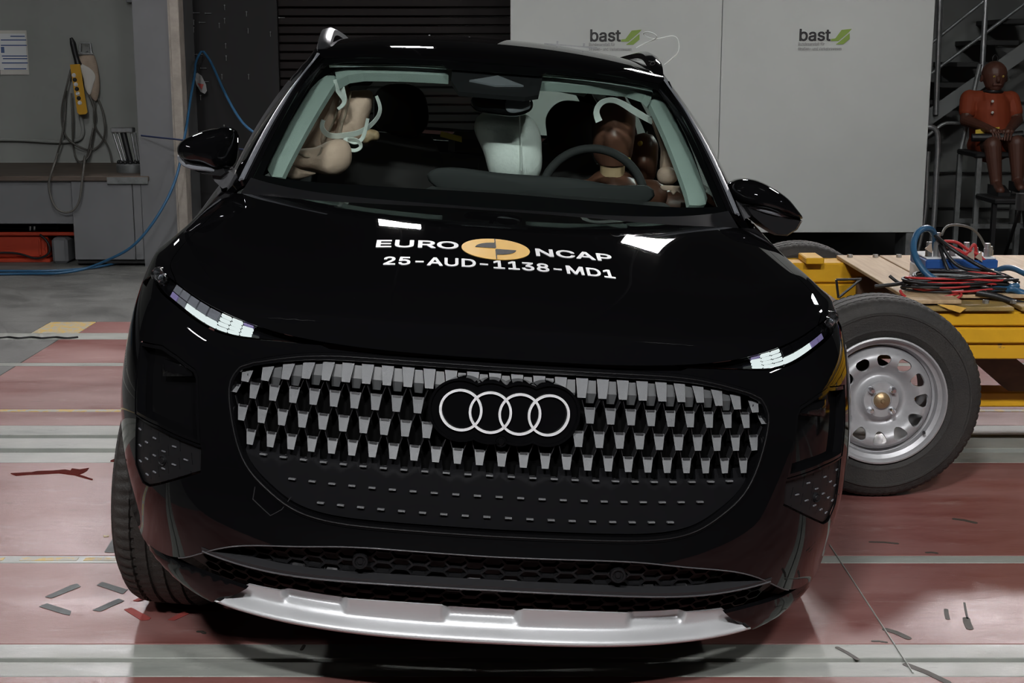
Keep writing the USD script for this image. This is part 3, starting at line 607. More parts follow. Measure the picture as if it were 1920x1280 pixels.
# emblem
c0, eu, ev, n = frame_at(*EM); eu = np.array([0, .05, .9987]); n = np.array([0, -.9987, .05])
def EMS(a, b): 
    a, b = np.asarray(a), np.asarray(b); return c0 + (b - EM[1])[..., None] * ev + (a - EM[0])[..., None] * eu + n * .026 - n * (1.1 * (b - EM[1]) ** 2)[..., None]
emblem = thing('emblem', parent=car, label='black badge with four interlocked white rings')
obj('badge', bpatch(EMS, emb.buffer(.0145).buffer(.002).buffer(-.002), .008, -.002, .05), 'gloss_black', emblem, smooth=30)
obj('badge_rim', bpatch(EMS, emb.buffer(.0145).difference(emb.buffer(.0095)), .008, .003, .006), 'gloss_black', emblem, smooth=30)
for x in (-.0935, -.0312, .0312, .0935):
    rg = Point(EM[0], x).buffer(.0455, 32).difference(Point(EM[0], x).buffer(.0402, 32))
    obj('ring', bpatch(EMS, rg, .006, .0035, .004), 'white_print', emblem, smooth=30)
def edge_line(name, pts, r, mat, fwd=.003):  # thin beads laid along edges to give their pale lines
    q_ = BODY(np.array([p[0] for p in pts]), np.array([p[1] for p in pts])); q_ = q_ + np.array([0, -fwd, 0]); obj(name, tube(q_, r, 6), mat, car, smooth=60)
go = [p for p in shapely.segmentize(GR_POLY.buffer(.010), .01).exterior.coords]; edge_line('grille_highlight_bead', go, .0018, 'satin_black', .003)  # bead added to carry the highlight along the grille edge
half = [p for p in BL if p[1] < .78]; edge_line('bumper_edge', [(u, -v) for u, v in half[::-1]] + half[1:], .0018, 'trim_grey', .001)
half = [(u - .004, v) for u, v in BARC]; edge_line('bar_edge', [(u, -v) for u, v in half[::-1]] + half[1:], .0022, 'trim_grey', .003)
# ---- headlights
def HB(u, v):
    P = BODY(u, v).copy(); P[..., 1] += .035; return P
xs_ = [1.06, .98, .876, .80, .69, .594, .52, .44]
upf = PchipInterpolator([v for u, v in sorted(HL_UP, key=lambda q: q[1])], [u for u, v in sorted(HL_UP, key=lambda q: q[1])])
hl_lo_s = sorted(HL_LO, key=lambda q: q[1]); lof = PchipInterpolator([q[1] for q in hl_lo_s], [q[0] for q in hl_lo_s])
for s in (1, -1):
    hl = thing('headlight', parent=car, label='narrow headlight on the struck side' if s > 0 else 'narrow headlight on the unstruck side')
    obj('lamp_housing', bpatch(HB, uv(HL, s).buffer(.003), .02, -.004, .004), 'gloss_black', hl)
    obj('lamp_lens', bpatch(BODY, uv(HL, s).buffer(-.002), .02, 0, .002), 'lens', hl, smooth=40)
    def cell(va, vb, fa, fb, mat, d=.012, gap=.0026):
        va2, vb2 = va - gap, vb + gap; q = []
        for v in np.linspace(va2, vb2, 3): q.append((lof(v) + .002 + (upf(v) - .004 - lof(v)) * fa, v * s))
        for v in np.linspace(vb2, va2, 3): q.append((lof(v) + .002 + (upf(v) - .004 - lof(v)) * fb, v * s))
        SS = lambda u, v: BODY(u, v) + np.array([0, d, 0]); return obj('light_cell', bpatch(SS, Polygon(q).buffer(0), .02, 0, .006), mat, hl, smooth=False)
    ob = np.linspace(.876, .69, 6)
    for k in range(5):
        cell(ob[k], ob[k + 1], .43, .93, 'lamp_grey' if s < 0 else 'gloss_black'); cell(ob[k], ob[k + 1], .03, .38, 'led_tint' if (k == 0 or (s > 0 and k < 2)) else ('lamp_grey' if k == 1 else 'led'))
    ib = np.linspace(.69, .594, 4)
    for k in range(3):
        for j in range(4):
            cell(ib[k], ib[k + 1], j / 4 + .035, j / 4 + .205, 'led' if not (k == 2 and j == 3) else 'led_tint', gap=.0026)
    for v, r_ in ((1.005, .016), (.95, .011)):
        c, eu, ev, n = frame_at(.700, v * s)
        obj('reflector_bowl', place(lathe([(.004, .0), (r_ * .5, -.004), (r_ * .8, -.012), (r_, -.016), (r_ + .002, -.015), (r_ + .002, 0)], 24), tuple(c + np.array([0, .026, 0]) - n * 0), rz=20 * s), 'chrome', hl)
# ---- side intakes, fog box, textured corners
def FB(u, v):
    P = BODY(u, v).copy(); P[..., 1] += .045; return P
def CP(u, v):
    P = BODY(u, v).copy(); P[..., 1] += .012; return P
for s in (1, -1):
    obj('side_intake_panel', bpatch(FB, uv(FOGBOX, s).buffer(.01), .02, 0, .004), 'gloss_black', car)
    P_('fog_lamp', uv(FOG, s).buffer(.004).buffer(-.003), 'gloss_black', step=.012, off=-.006, thick=.03, bulge=.004)
    P_('intake_rim', uv(FOGBOX, s).buffer(-.001).difference(uv(FOGBOX, s).buffer(-.008)), 'gloss_black', step=.014, off=-.002, thick=.04)
    co = uv(CORNER, s).buffer(-.0015)
    cut = []
    for k in range(8):
        for j in range(6):
            v = (.66 + k * .036 + .0) * s; u = .255 + j * .042 + (k % 2) * .021 + .12 * (.80 - abs(v)) * 0
            cut.append(Polygon([(u, v - .001), (u + .026, v - .001 + .004 * s), (u + .026, v + .001 + .004 * s), (u, v + .001)]))
    obj('corner_grille', bpatch(CP, co.difference(shapely.union_all(cut)), .016, 0, .012), 'satin_black', car, smooth=30)
    for k in range(8):
        for j in range(6):
            v = (.678 + k * .036) * s; u = .262 + j * .042 + (k % 2) * .021
            if not co.buffer(-.012).contains(Point(u, v)): continue
            c, eu, ev, n = frame_at(u, v); c = c + np.array([0, .012, 0]); q = lambda a, b, d: c + ev * a + eu * b + n * d
            obj('corner_dash', hull([q(sx * .006, sb * .0013, d) for sx in (-1, 1) for sb in (-1, 1) for d in (.003, -.004)]), 'lamp_grey', car, smooth=False)
    c, eu, ev, n = frame_at(.345, .795 * s)
    sn = lathe([(0, -.003), (.006, -.003), (.0075, 0), (.0105, -.002), (.012, .002), (.012, .02)], 24)
    obj('parking_sensor', place(sn, tuple(c + n * -.004), rz=32 * s), 'satin_black', car)
tow = LineString([(.346, -.538), (.318, -.541), (.288, -.499), (.306, -.474), (.335, -.456)]).buffer(.0009)
P_('tow_cover_seam', tow, 'grille_dark', step=.01, off=.001, thick=.004)
# ---- lettering on the bonnet (lies on it, follows its curve)
gu_, gv_ = np.meshgrid(np.linspace(.75, 1.6, 60), np.linspace(-.6, .6, 61), indexing='ij'); GP = BODY(gu_, gv_).reshape(-1, 3)
hz = LinearNDInterpolator(GP[:, :2], GP[:, 2])
def HOOD(x, y): return np.stack([x, y, hz(x, y)], -1)
def decal(text, x0, x1, ya, yb, cap, mat='white_print', parent=None, S=HOOD, name='lettering', spacing=0., off=.0012, label=None):
    """Word(s) from x0 to x1 with the baseline running from ya to yb (car y grows rearwards = up on the bonnet)."""
    gl, wd = glyphs(text, spacing); sx = (x1 - x0) / wd
    shp = [affinity.affine_transform(sg, [sx, 0, (yb - ya) / wd, cap, x0, ya]) for _, sg in gl]
    return obj(name, patch(S, shapely.union_all(shp), .02, off, .0008, flip=False), mat, parent or car, smooth=False, label=label)
decal('EURO', -.321, -.105, .665, .665, .060, label='white word before the yellow disc')
decal('NCAP', .084, .289, .651, .669, .060, label='white word after the yellow disc')
decal('25-AUD-1138-MD1', -.294, .282, .517, .527, .061, label='white code number under the yellow disc')
cx, cy, rx, ry = -.013, .684, .087, .0915
disc = affinity.scale(Point(cx, cy).buffer(1, 32), rx, ry)
obj('target_disc', patch(HOOD, disc, .02, .0012, .0008), 'yellow_print', car, smooth=False, label='yellow target disc with black quadrants')
inn = affinity.scale(Point(cx, cy).buffer(1, 32), rx * .60, ry * .56)
quad = inn.intersection(sbox(cx - 1, cy + .004, cx, cy + 1)).union(inn.intersection(sbox(cx, cy - 1, cx + 1, cy - .004)))
lines = sbox(cx - .0012, cy - ry * .98, cx + .0012, cy + ry * .98)
obj('target_quadrants', patch(HOOD, quad.union(lines), .02, .0022, .0008), 'matt_black', car, smooth=False)
# ---------------------------------------------------------------- car: greenhouse
def spl(pts): pts = np.asarray(pts, float); return CubicSpline(pts[:, 0], pts[:, 1:])
_bot = spl([(0, 0, 1.16, 1.088), (.5, .40, 1.215, 1.088), (.8, .605, 1.315, 1.094), (1, .727, 1.412, 1.107)])
_top = spl([(0, 0, 1.93, 1.505), (.5, .30, 1.955, 1.502), (.82, .50, 2.025, 1.490), (1, .597, 2.09, 1.478)])
def WS(s, t, off=0.0):
    s, t = np.asarray(s, float), np.asarray(t, float); a = np.abs(s); P = _bot(a) * (1 - t)[..., None] + _top(a) * t[..., None]
    P = P.copy(); P[..., 0] *= np.sign(s) + (s == 0); b = .022 * np.sin(np.pi * np.clip(t, 0, 1)) + off
    P[..., 1] -= b * .5; P[..., 2] += b * .86; return P
def ws_at(px, py, off=-.05):              # (s, t) of a place on the windscreen, or behind it
    from scipy.optimize import least_squares
    def f(q): 
        w = WS(np.array(q[0]), np.array(q[1]), off) @ RC.T + TC; c, sn = math.cos(PITCH), math.sin(PITCH); d = w[1] * c - (w[2] - CAMH) * sn; u = w[1] * sn + (w[2] - CAMH) * c
        return [960 + FPX * w[0] / d - px, 640 - FPX * u / d - py]
    return least_squares(f, [(px - 920) / 420., .5], diff_step=1e-4).x
clear = Polygon([(-.955, .05), (-.5, .085), (.0, .10), (.5, .085), (.955, .05), (.955, .925), (.82, .958), (.30, .962), (.26, .93), (-.26, .93), (-.30, .962), (-.82, .958), (-.955, .925)]).buffer(.02).buffer(-.02)
full = sbox(-1, 0, 1, 1)
SC = 1.0
obj('windscreen', patch(WS, full.buffer(-.002), .05, 0, .004), 'glass', car, smooth=40, label='greenish windscreen glass')
obj('windscreen_black_border', patch(lambda s, t: WS(s, t, -.006), full.buffer(-.004).difference(clear), .04, 0, .002), 'gloss_black', car, smooth=40)
# cowl below the windscreen
cw = np.array([[(_bot(abs(s)) * [np.sign(s) + (s == 0), 1, 1]) + np.array([0, .01, -.006]), BODY(np.array(1.722), np.array(s * 1.0)) + np.array([0, .0, -.02])] for s in np.linspace(-1, 1, 41)])
obj('cowl', shell(cw, .01), 'satin_black', car)
_rows = [(1.93, 1.505, .597, 2.09, 1.478), (2.12, 1.553, .615, 2.23, 1.512), (2.52, 1.597, .625, 2.54, 1.541), (3.1, 1.594, .625, 3.1, 1.543), (3.7, 1.548, .605, 3.68, 1.503), (4.2, 1.455, .565, 4.12, 1.418)]
_r = CubicSpline(np.arange(6), np.array(_rows))
def ROOF(s, t):
    s, t = np.asarray(s, float), np.asarray(t, float); yc, zc, xe, ye, ze = np.moveaxis(_r(t), -1, 0); a = np.abs(s)
    return np.stack([xe * s, yc + (ye - yc) * a ** 2, zc - (zc - ze) * a ** 2.3], -1)
t_ = np.concatenate([np.linspace(0.005, 1, 12), np.linspace(1.1, 5, 30)])
sg, tg = np.meshgrid(np.linspace(-1, 1, 49), t_, indexing='ij')
obj('roof', shell(ROOF(sg, tg), .012), 'paint', car, smooth=40)
# side window frames: belt line and roof edge
_belt = CubicSpline([1.45, 1.6, 2.2, 3.2, 4.35], np.array([(.803, 1.062), (.826, 1.066), (.858, 1.082), (.855, 1.112), (.80, 1.15)]))
_re = lambda y: np.stack([np.interp(y, [r[3] for r in _rows], [r[2] for r in _rows]), np.interp(y, [r[3] for r in _rows], [r[4] for r in _rows])], -1)
def SIDE(y, t, s=1, off=0.0):            # t = 0 at the belt, 1 at the roof edge; y runs along the belt, drawn back towards the roof
    y, t = np.asarray(y, float), np.asarray(t, float); b = _belt(np.clip(y, 1.45, 4.35))
    yr = np.interp(y, [1.45, 1.6, 4.35], [2.09, 2.16, 4.12]); r_ = _re(yr)
    x = b[..., 0] * (1 - t) + (r_[..., 0] + .004) * t + .03 * np.sin(np.pi * t) + off; z = b[..., 1] * (1 - t) + r_[..., 1] * t
    return np.stack([x * s, y * (1 - t) + yr * t, z], -1)
for s in (1, -1):
    SS = lambda y, t, o=0.0: SIDE(y, t, s, o)
    win1, win2 = Polygon([(1.62, .06), (2.50, .05), (2.50, .93), (1.72, .93)]), Polygon([(2.62, .05), (3.42, .05), (3.40, .93), (2.62, .93)])
    win3 = Polygon([(3.5, .08), (4.0, .15), (3.75, .85), (3.5, .92)])
    fr = sbox(1.45, -.03, 4.35, 1.0).difference(win1).difference(win2).difference(win3)
    obj('side_frame', patch(SS, fr, .05, 0, .03, flip=s < 0), 'paint', car, smooth=40)
    for w_ in (win1, win2, win3): obj('side_window', patch(lambda y, t: SS(y, t, -.012), w_.buffer(.006), .06, 0, .004, flip=s < 0), 'glass_dark', car)
    # windscreen pillar: strip between the glass edge and the door frame
    tt = np.linspace(0, 1, 24); a = WS(np.full(24, s * 1.0), tt); b = SIDE(np.full(24, 1.45), tt, s)
    P = np.stack([a + (b - a) * k + np.array([0, -.012, .012]) * math.sin(math.pi * k) for k in np.linspace(-.02, 1.02, 7)], 1)
    obj('windscreen_pillar', shell(P if s < 0 else P[:, ::-1], .02), 'paint', car, smooth=50)
    tr = np.stack([a + (b - a) * .30 + np.array([0, -.018, .014]), a + (b - a) * .42 + np.array([0, -.021, .018]), a + (b - a) * .5 + np.array([0, -.02, .016])], 1)
    obj('pillar_pale_strip', shell(tr if s < 0 else tr[:, ::-1], .006), 'pillar_grey', car, smooth=50)  # pale grey strip along the windscreen pillar
    # roof rail
    ry = np.array([2.20, 2.26, 2.36, 2.52, 2.9, 3.3, 3.6, 3.72]); rz = np.array([-.012, .008, .026, .034, .036, .034, .014, -.01]); rr = _re(ry)
    path = smooth_path(np.stack([(rr[:, 0] - .02) * s, ry, rr[:, 1] + rz], 1), 40)
    sec = [(-.026, -.012), (-.022, .008), (0, .016), (.022, .008), (.026, -.012), (0, -.018)]
    G = np.array([[p + np.array([a_, 0, b_]) for a_, b_ in sec] for p in path])
    gm = grid(G, closed_v=True); trimesh.repair.fix_normals(gm)
    obj('roof_rail', cat_(gm, hull(G[0]), hull(G[-1]), hull(np.vstack([G[1], G[4], G[4] - [0, 0, .03], G[1] - [0, 0, .02]]))), 'anodised' if s < 0 else 'gloss_black', car, smooth=50)  # twin rails: the left one's brighter light is put into its colour
# tail: closing panels and rear window frame
tl = np.array([[BODY(np.array(u), np.array(5.0 * s)) for s in np.linspace(-1, 1, 17)] for u in np.linspace(0, 1.75, 12)]) 
for i in range(12):
    e0, e1 = tl[i, 0].copy(), tl[i, -1].copy()
    for j, k in enumerate(np.linspace(-1, 1, 17)): tl[i, j] = (e0 + e1) / 2 + (e1 - e0) / 2 * k + np.array([0, .10 * (1 - k * k), 0])
obj('tailgate', shell(tl, .02), 'paint', car, smooth=40)
rwf = lambda a, b: np.stack([a * (.80 * (1 - b) + .555 * b), 4.52 * (1 - b) + 4.13 * b - .1 * a * a, 1.14 * (1 - b) + (1.455 - .035 * a * a) * b], -1)
ro = sbox(-1, -.05, 1, 1.03); ri = Polygon([(-.84, .1), (.84, .1), (.80, .9), (-.80, .9)]).buffer(.04)
obj('rear_window_frame', patch(rwf, ro.difference(ri), .06, 0, .02), 'paint', car)
obj('rear_window', patch(rwf, ri.buffer(.01), .1, -.01, .004), 'glass_dark', car)
obj('underbody', cat_(bx(-.58, .58, .40, 4.3, .26, .30), bx(-.45, .45, .6, 1.25, .3, .95)), 'matt_black', car)
# ---- door mirrors
def mirror(side, y, up, lo, trim, arm, label):
    m_ = thing('door_mirror', parent=car, label=label)
    def loft(poly, d0, d1, bulge, mat, nm):
        P3 = np.array([cat3(px, py, y) for px, py in poly]); c = P3.mean(0); n_ = len(P3); pts = []
        for dy, k in ((-.085, .42), (-.072, .70), (-.048, .89), (-.015, .985), (.02, 1.0), (.055, .98), (.062, .93)):
            pts.append(c + (P3 - c) * k + np.array([0, dy, 0]))
        return P3, c, np.array(pts)
    up_d = smooth_path(up, 64, closed=True); P3, c, G = loft(up_d, 0, 0, 0, '', '')
    shellm = grid(G, closed_v=True); cap = hull(np.vstack([G[0], G[0].mean(0) + [0, -.006, 0]])); trimesh.repair.fix_normals(shellm)
    zc = c[2]
    obj('mirror_cap', cat_(shellm, cap), 'paint', m_, smooth=50)
    obj('mirror_glass', hull(np.vstack([G[-1] * [1, 1, 1], G[-1] + [0, .004, 0]])), 'chrome', m_)
    t3 = [np.array([cat3(px, py, y) for px, py in smooth_path(trim, 24)])]; ang = np.linspace(0, 1, 24)
    obj('mirror_trim', tube(t3[0] + np.array([0, -.055, 0]) * np.sin(np.pi * ang)[:, None] ** .6, .007, 8), 'pillar_grey', m_)
    lo3 = np.array([cat3(px, py, y) for px, py in lo]); c2 = lo3.mean(0)
    obj('mirror_underside', hull(np.vstack([lo3 + [0, .05, 0], c2 + (lo3 - c2) * .97 + [0, -.02, 0], c2 + (lo3 - c2) * .8 + [0, -.05, 0]])), 'satin_black', m_, smooth=50)
    a3 = np.array([cat3(px, py, y) for px, py in arm]); 
    obj('mirror_arm', hull(np.vstack([a3 + [0, -.03, 0], a3 + [0, .05, 0]])), 'trim_grey', m_)
mirror(-1, 1.55, [(333, 277), (340, 265), (356, 255), (375, 247), (405, 240), (428, 239), (440, 245), (445, 262), (443, 290), (436, 312), (427, 318), (380, 308), (338, 295)],
       [(338, 290), (430, 312), (436, 322), (425, 331), (380, 325), (346, 310)], [(336, 294), (346, 304), (385, 314), (428, 322)], [(398, 322), (434, 318), (447, 330), (440, 345), (420, 352), (405, 338)], 'black door mirror on the unstruck side')
mirror(1, 1.55, [(1366, 352), (1374, 342), (1400, 335), (1420, 338), (1446, 350), (1476, 371), (1497, 396), (1504, 409), (1492, 410), (1460, 402), (1420, 390), (1375, 376)],
       [(1380, 378), (1420, 390), (1460, 402), (1500, 410), (1503, 413), (1494, 429), (1474, 442), (1450, 440), (1425, 425), (1395, 400)], [(1372, 374), (1400, 383), (1440, 395), (1495, 409)], [(1366, 372), (1385, 376), (1412, 402), (1395, 408), (1368, 398)], 'black door mirror on the struck side')
# ---- wheels
def tyre_mesh(R=.357, w=.235, rim=.235, grooves=4, lugs=72, lug_d=.006):
    h = w / 2; prof = [(rim, -h * .80), (rim + .012, -h * .92), (rim + .03, -h * .985), (rim + .033, -h * 1.01), (rim + .038, -h * 1.01), (rim + .041, -h), (R - .052, -h * 1.02), (R - .050, -h * 1.045), (R - .044, -h * 1.045), (R - .042, -h * 1.0), (R - .022, -h * .93), (R - .012, -h * .86), (R - .003, -h * .72)]
    gx = np.linspace(-h * .5, h * .5, grooves)
    for x in gx: prof += [(R, x - .0065), (R - .008, x - .0045), (R - .008, x + .0045), (R, x + .0065)]
    prof += [(r_, -a) for r_, a in prof[:12][::-1]]
    n = lugs * 4; m = np.array(prof); th = np.arange(n) / n * 2 * np.pi; rr = np.repeat(m[:, :1], n, 1)
    slot = (np.arange(n) % 4 == 0)
    sh = (np.abs(m[:, 1]) > h * .52) & (m[:, 0] > R - .024)
    rr[np.ix_(sh, slot)] -= lug_d
    mid = (~sh) & (m[:, 0] > R - .001); rr[np.ix_(mid, slot)] -= lug_d * .35
    P = np.stack([rr * np.cos(th), np.repeat(m[:, 1:], n, 1), rr * np.sin(th)], -1)
    g_ = grid(P, closed_v=True); trimesh.repair.fix_normals(g_); return g_
ty = tyre_mesh(); alloy = lathe([(.0, -.07), (.03, -.075), (.06, -.06), (.2, -.07), (.225, -.1), (.24, -.108), (.24, -.09), (.22, -.05), (.22, .1), (.0, .1)], 48)
for nm, x, y, st in (('a', -.79, .88, -5), ('b', .79, .88, -4), ('c', -.80, 3.56, 0), ('d', .80, 3.56, 0)):
    xw = x if x < 0 else x
    z = .357
    for _ in range(4):
        wp = RC @ np.array([x, y, z]) + TC; z += (.352 - wp[2])
    # the axle lies along the car's x; lathe axis y is turned onto it
    wm = trimesh.transformations.rotation_matrix(math.radians(90 * (1 if x > 0 else -1) + st), (0, 0, 1)); wm[:3, 3] = (x, y, z)
    wh = thing('wheel', parent=car, matrix=wm)
    obj('tyre', ty, 'tyre', wh, smooth=35); obj('alloy_rim', alloy, 'rim_dark', wh)
# ---------------------------------------------------------------- car: cabin
def ribbon(px_pts, Y, wpx=10, depth=(0,), n=40, thick=.0025, twist=None, parent=None, mat='strap', name='strap', label=None):
    pts = smooth_path([(*p, 0) if len(p) == 2 else p for p in px_pts], n); W_ = np.broadcast_to(np.interp(np.linspace(0, 1, n), np.linspace(0, 1, len(np.atleast_1d(wpx))), np.atleast_1d(wpx)), (n,))
    t = np.gradient(pts[:, :2], axis=0); t /= np.linalg.norm(t, axis=1, keepdims=True); nn = np.stack([-t[:, 1], t[:, 0]], 1)
    P = np.array([[cat3(*(pts[k, :2] + nn[k] * W_[k] * a), Y + pts[k, 2] + .012 * a) for a in (-.5, -.17, .17, .5)] for k in range(n)])
    return obj(name, shell(P, thick), mat, parent or car, smooth=50, label=label)
def pillow(poly, Y, depth=.05, mat='bag_beige', name='airbag', parent=None, n=72, label=None, sub=7, wr=.004, seed=1, power=.5):
    """A stuffed shape whose outline is drawn at the car plane y = Y."""
    ring = np.array([cat3(*p, Y) for p in smooth_path(poly, n, closed=True)]); c = ring.mean(0); L = []
    for k in np.concatenate([np.linspace(0, .75, sub - 2), [.9, .97, 1.0]]): L.append((k, -depth * (1 - k ** 2.6) ** power))
    G = np.array([c + (ring - c) * k + np.array([0, d, 0]) for k, d in L]); H = np.array([c + (ring - c) * k - np.array([0, d, 0]) for k, d in L[::-1][1:]])
    G = np.vstack([G, H]); nz = meshkit.fbm(G * 22, 3, seed) - .5; G[..., 1] += nz * wr * 4
    m = grid(G, closed_v=True); trimesh.repair.fix_normals(m)
    return obj(name, m, mat, parent or car, smooth=60, label=label)
# dashboard: sloping top, hump behind it
xs = np.linspace(-.74, .74, 41); dp = []
for x in xs:
    k = abs(x) / .74; y0 = 1.20 + .22 * k ** 2; z0 = 1.075 + .02 * k * k
    hump = 0.02 if -.20 < x < .62 else 0.0
    dp.append([(x, y0, z0 - .03), (x, y0 + .06, z0 - .008), (x, 1.60, 1.062), (x, 1.74, 1.065 + hump * .4), (x, 1.80, 1.070 + hump), (x, 1.86, 1.066 + hump), (x, 1.88, 1.03), (x, 1.86, .80), (x, 1.80, .55)])
obj('dashboard', shell(np.array(dp), .02), 'dash', car, smooth=40)
ip = [(800, 328), (812, 318), (830, 314), (920, 322), (1100, 338), (1190, 348), (1222, 352), (1228, 362), (1200, 385), (1000, 372), (830, 356), (806, 342)]
pillow(ip, 1.84, .02, 'dash_light', 'instrument_hood', wr=0)
obj('cabin_floor', cat_(bx(-.78, .78, 1.2, 4.3, .42, .46), bx(-.78, .78, 4.28, 4.32, .45, 1.12), bx(-.80, -.77, 1.5, 4.3, .45, 1.04), bx(.77, .80, 1.5, 4.3, .45, 1.04)), 'matt_black', car)
# steering wheel
c = cat3(1112, 374, 2.02); R_ = .182
cc = [c + np.array([R_ * math.cos(a), .30 * R_ * math.sin(a), R_ * .95 * math.sin(a)]) for a in np.linspace(0, 2 * math.pi, 64, endpoint=False)]
sw = thing('steering_wheel', parent=car)
obj('wheel_rim', tube(cc, .0155, 12, closed=True), 'dash', sw, smooth=60)
obj('wheel_hub', cat_(hull([c + np.array([a * .07, d, b * .05]) for a in (-1, 1) for b in (-1, 1) for d in (0, .05)]), *[tube([c + np.array([0, .02, 0]), c + np.array([R_ * math.cos(a), .3 * R_ * math.sin(a), R_ * .95 * math.sin(a)])], .014, 8) for a in (0, math.pi, -math.pi / 2)]), 'dash', sw)
# headliner, its lit front edges and the camera housing behind the mirror
hl_ = np.array([[ROOF(np.array(s * .93), np.array(t)) + np.array([0, 0, -.045]) for s in np.linspace(-1, 1, 31)] for t in np.linspace(.35, 4.9, 24)])
obj('headliner', shell(hl_, .01), 'head_cloth', car, smooth=50)
def wspanel(px, off, mat, name, thick=.02, step=.05, label=None, bulge=0):
    q = Polygon([ws_at(*p, off) for p in px]).buffer(.008).buffer(-.008); return obj(name, patch(lambda s, t: WS(s, t, off), q, step, 0, thick, bulge=bulge), mat, car, smooth=50, label=label)
wspanel([(628, 135), (645, 127), (680, 125), (836, 127), (841, 142), (760, 138), (680, 137), (652, 141), (632, 152)], -.05, 'teal_cloth', 'headliner_edge', .03)
wspanel([(1019, 140), (1100, 145), (1180, 153), (1210, 160), (1224, 172), (1220, 188), (1210, 178), (1180, 168), (1100, 160), (1012, 155)], -.05, 'teal_cloth', 'headliner_edge', .03)
wspanel([(619, 130), (630, 140), (625, 152), (537, 305), (527, 326), (507, 325), (499, 312), (501, 295), (580, 160), (595, 145)], -.055, 'teal_cloth', 'pillar_cover', .03, bulge=.012)
wspanel([(1232, 168), (1249, 181), (1263, 203), (1280, 237), (1330, 366), (1327, 377), (1316, 380), (1296, 379), (1291, 358), (1220, 186), (1223, 172)], -.055, 'teal_cloth', 'pillar_cover', .03, bulge=.012)
wspanel([(848, 128), (1018, 142), (1010, 178), (985, 182), (860, 172), (846, 150)], -.02, 'matt_black', 'camera_housing', .015)
wspanel([(880, 150), (933, 141), (982, 160), (930, 160)], -.014, 'lamp_grey', 'camera_housing_bracket', .006)
rm = thing('rear_view_mirror', parent=car)
pillow([(884, 184), (905, 180), (985, 182), (997, 187), (998, 203), (990, 211), (905, 211), (888, 205)], 1.84, .03, 'gloss_black', 'mirror_body', rm, wr=0)
pillow([(950, 186), (990, 186), (993, 203), (985, 207), (950, 207)], 1.808, .004, 'lamp_grey', 'mirror_face', rm, wr=0)
obj('mirror_stalk', tube([cat3(940, 182, 1.84), cat3(938, 168, 1.80)], .008), 'matt_black', rm)
# seats
def seat(cx, w, y, top_px, label):
    st = thing('seat', parent=car)
    z = top_px
    obj('backrest', hull([(cx + a * w, y + b, zz) for a, b, zz in ((-.5, .0, .75), (.5, 0, .75), (-.5, .16, .75), (.5, .16, .75), (-.46, .1, 1.14), (.46, .1, 1.14), (-.46, .2, 1.12), (.46, .2, 1.12), (-.36, .13, 1.22), (.36, .13, 1.22), (-.36, .2, 1.22), (.36, .2, 1.22))]), 'seat_cloth', st, smooth=50)
    return st
for cx, pts in ((-.38, [(706, 172), (720, 161), (745, 157), (770, 159), (792, 172), (802, 200), (801, 235), (790, 250), (730, 250), (705, 235), (700, 205)]), (.22, [(1025, 250), (1023, 225), (1036, 200), (1052, 190), (1085, 190), (1108, 196), (1114, 240), (1108, 285), (1060, 290), (1030, 280)])):
    st = seat(cx, .5, 2.42, 1.2, '')
    pillow(pts, 2.55, .05, 'seat_cloth', 'headrest', st, wr=0)
    obj('cushion', bx(cx - .26, cx + .26, 1.95, 2.55, .48, .78, .06), 'seat_cloth', st)
obj('rear_bench', cat_(bx(-.68, .68, 3.1, 3.6, .46, .76, .05), bx(-.68, .68, 3.5, 3.68, .7, 1.10, .05)), 'seat_cloth', car)
for x in (-.42, .0, .42): obj('rear_headrest', bx(x - .12, x + .12, 3.58, 3.68, 1.08, 1.20, .03), 'seat_cloth', car)
obj('seat_tag', hull([cat3(*p, 2.38) + np.array([0, d, 0]) for p in ((827, 246), (866, 256), (866, 267), (825, 256)) for d in (0, .004)]), 'marker_yellow', car)
# deployed airbags and straps
pillow([(893, 222), (905, 211), (940, 206), (975, 210), (1000, 225), (1014, 255), (1016, 285), (1010, 330), (925, 335), (908, 290), (896, 262), (889, 240)], 2.08, .085, 'bag_white', 'centre_airbag', label='pale inflated centre airbag', wr=.001)
ribbon([(975, 212), (976, 250), (977, 320)], 1.99, 2.5, mat='strap', name='airbag_seam')
bb = 2.0
pillow([(560, 270), (600, 192), (622, 150), (634, 160), (636, 200), (622, 245), (606, 290), (570, 300), (545, 300)], bb + .20, .05, seed=2, name='curtain_airbag')
pillow([(612, 215), (628, 175), (640, 152), (655, 165), (648, 215), (636, 262), (612, 285), (600, 262)], bb + .17, .045, seed=3, name='curtain_airbag')
pillow([(630, 240), (640, 205), (655, 172), (676, 169), (698, 173), (700, 185), (690, 225), (676, 262), (645, 268), (628, 262)], bb + .14, .055, seed=4, name='curtain_airbag')
pillow([(545, 296), (556, 282), (590, 276), (622, 262), (650, 265), (660, 288), (655, 312), (635, 327), (610, 328), (580, 320), (552, 312)], bb - .02, .06, seed=5, name='side_airbag', wr=.003)
pillow([(530, 318), (540, 310), (565, 318), (592, 326), (585, 329), (535, 328)], bb - .1, .02, seed=6, name='side_airbag', wr=.003)
for k, sp in enumerate(([(640, 165), (634, 200), (622, 235), (606, 262)], [(648, 215), (640, 240), (636, 262)], [(556, 286), (575, 294), (598, 290), (604, 276)], [(658, 172), (652, 200), (640, 232)])):
    obj('airbag_fold', tube(smooth_path([cat3(*q_, 2.085 if k != 2 else 1.925) for q_ in sp], 24), .004, 6), 'beige_cloth', car, smooth=60)
ribbon([(632, 148), (640, 172), (646, 192), (634, 205)], 2.0, (14, 18, 8, 5))
ribbon([(607, 225), (604, 235), (612, 250), (640, 254), (672, 248), (697, 232), (712, 208), (705, 180)], 2.0, (7, 9, 10, 10, 9, 7, 6, 5))
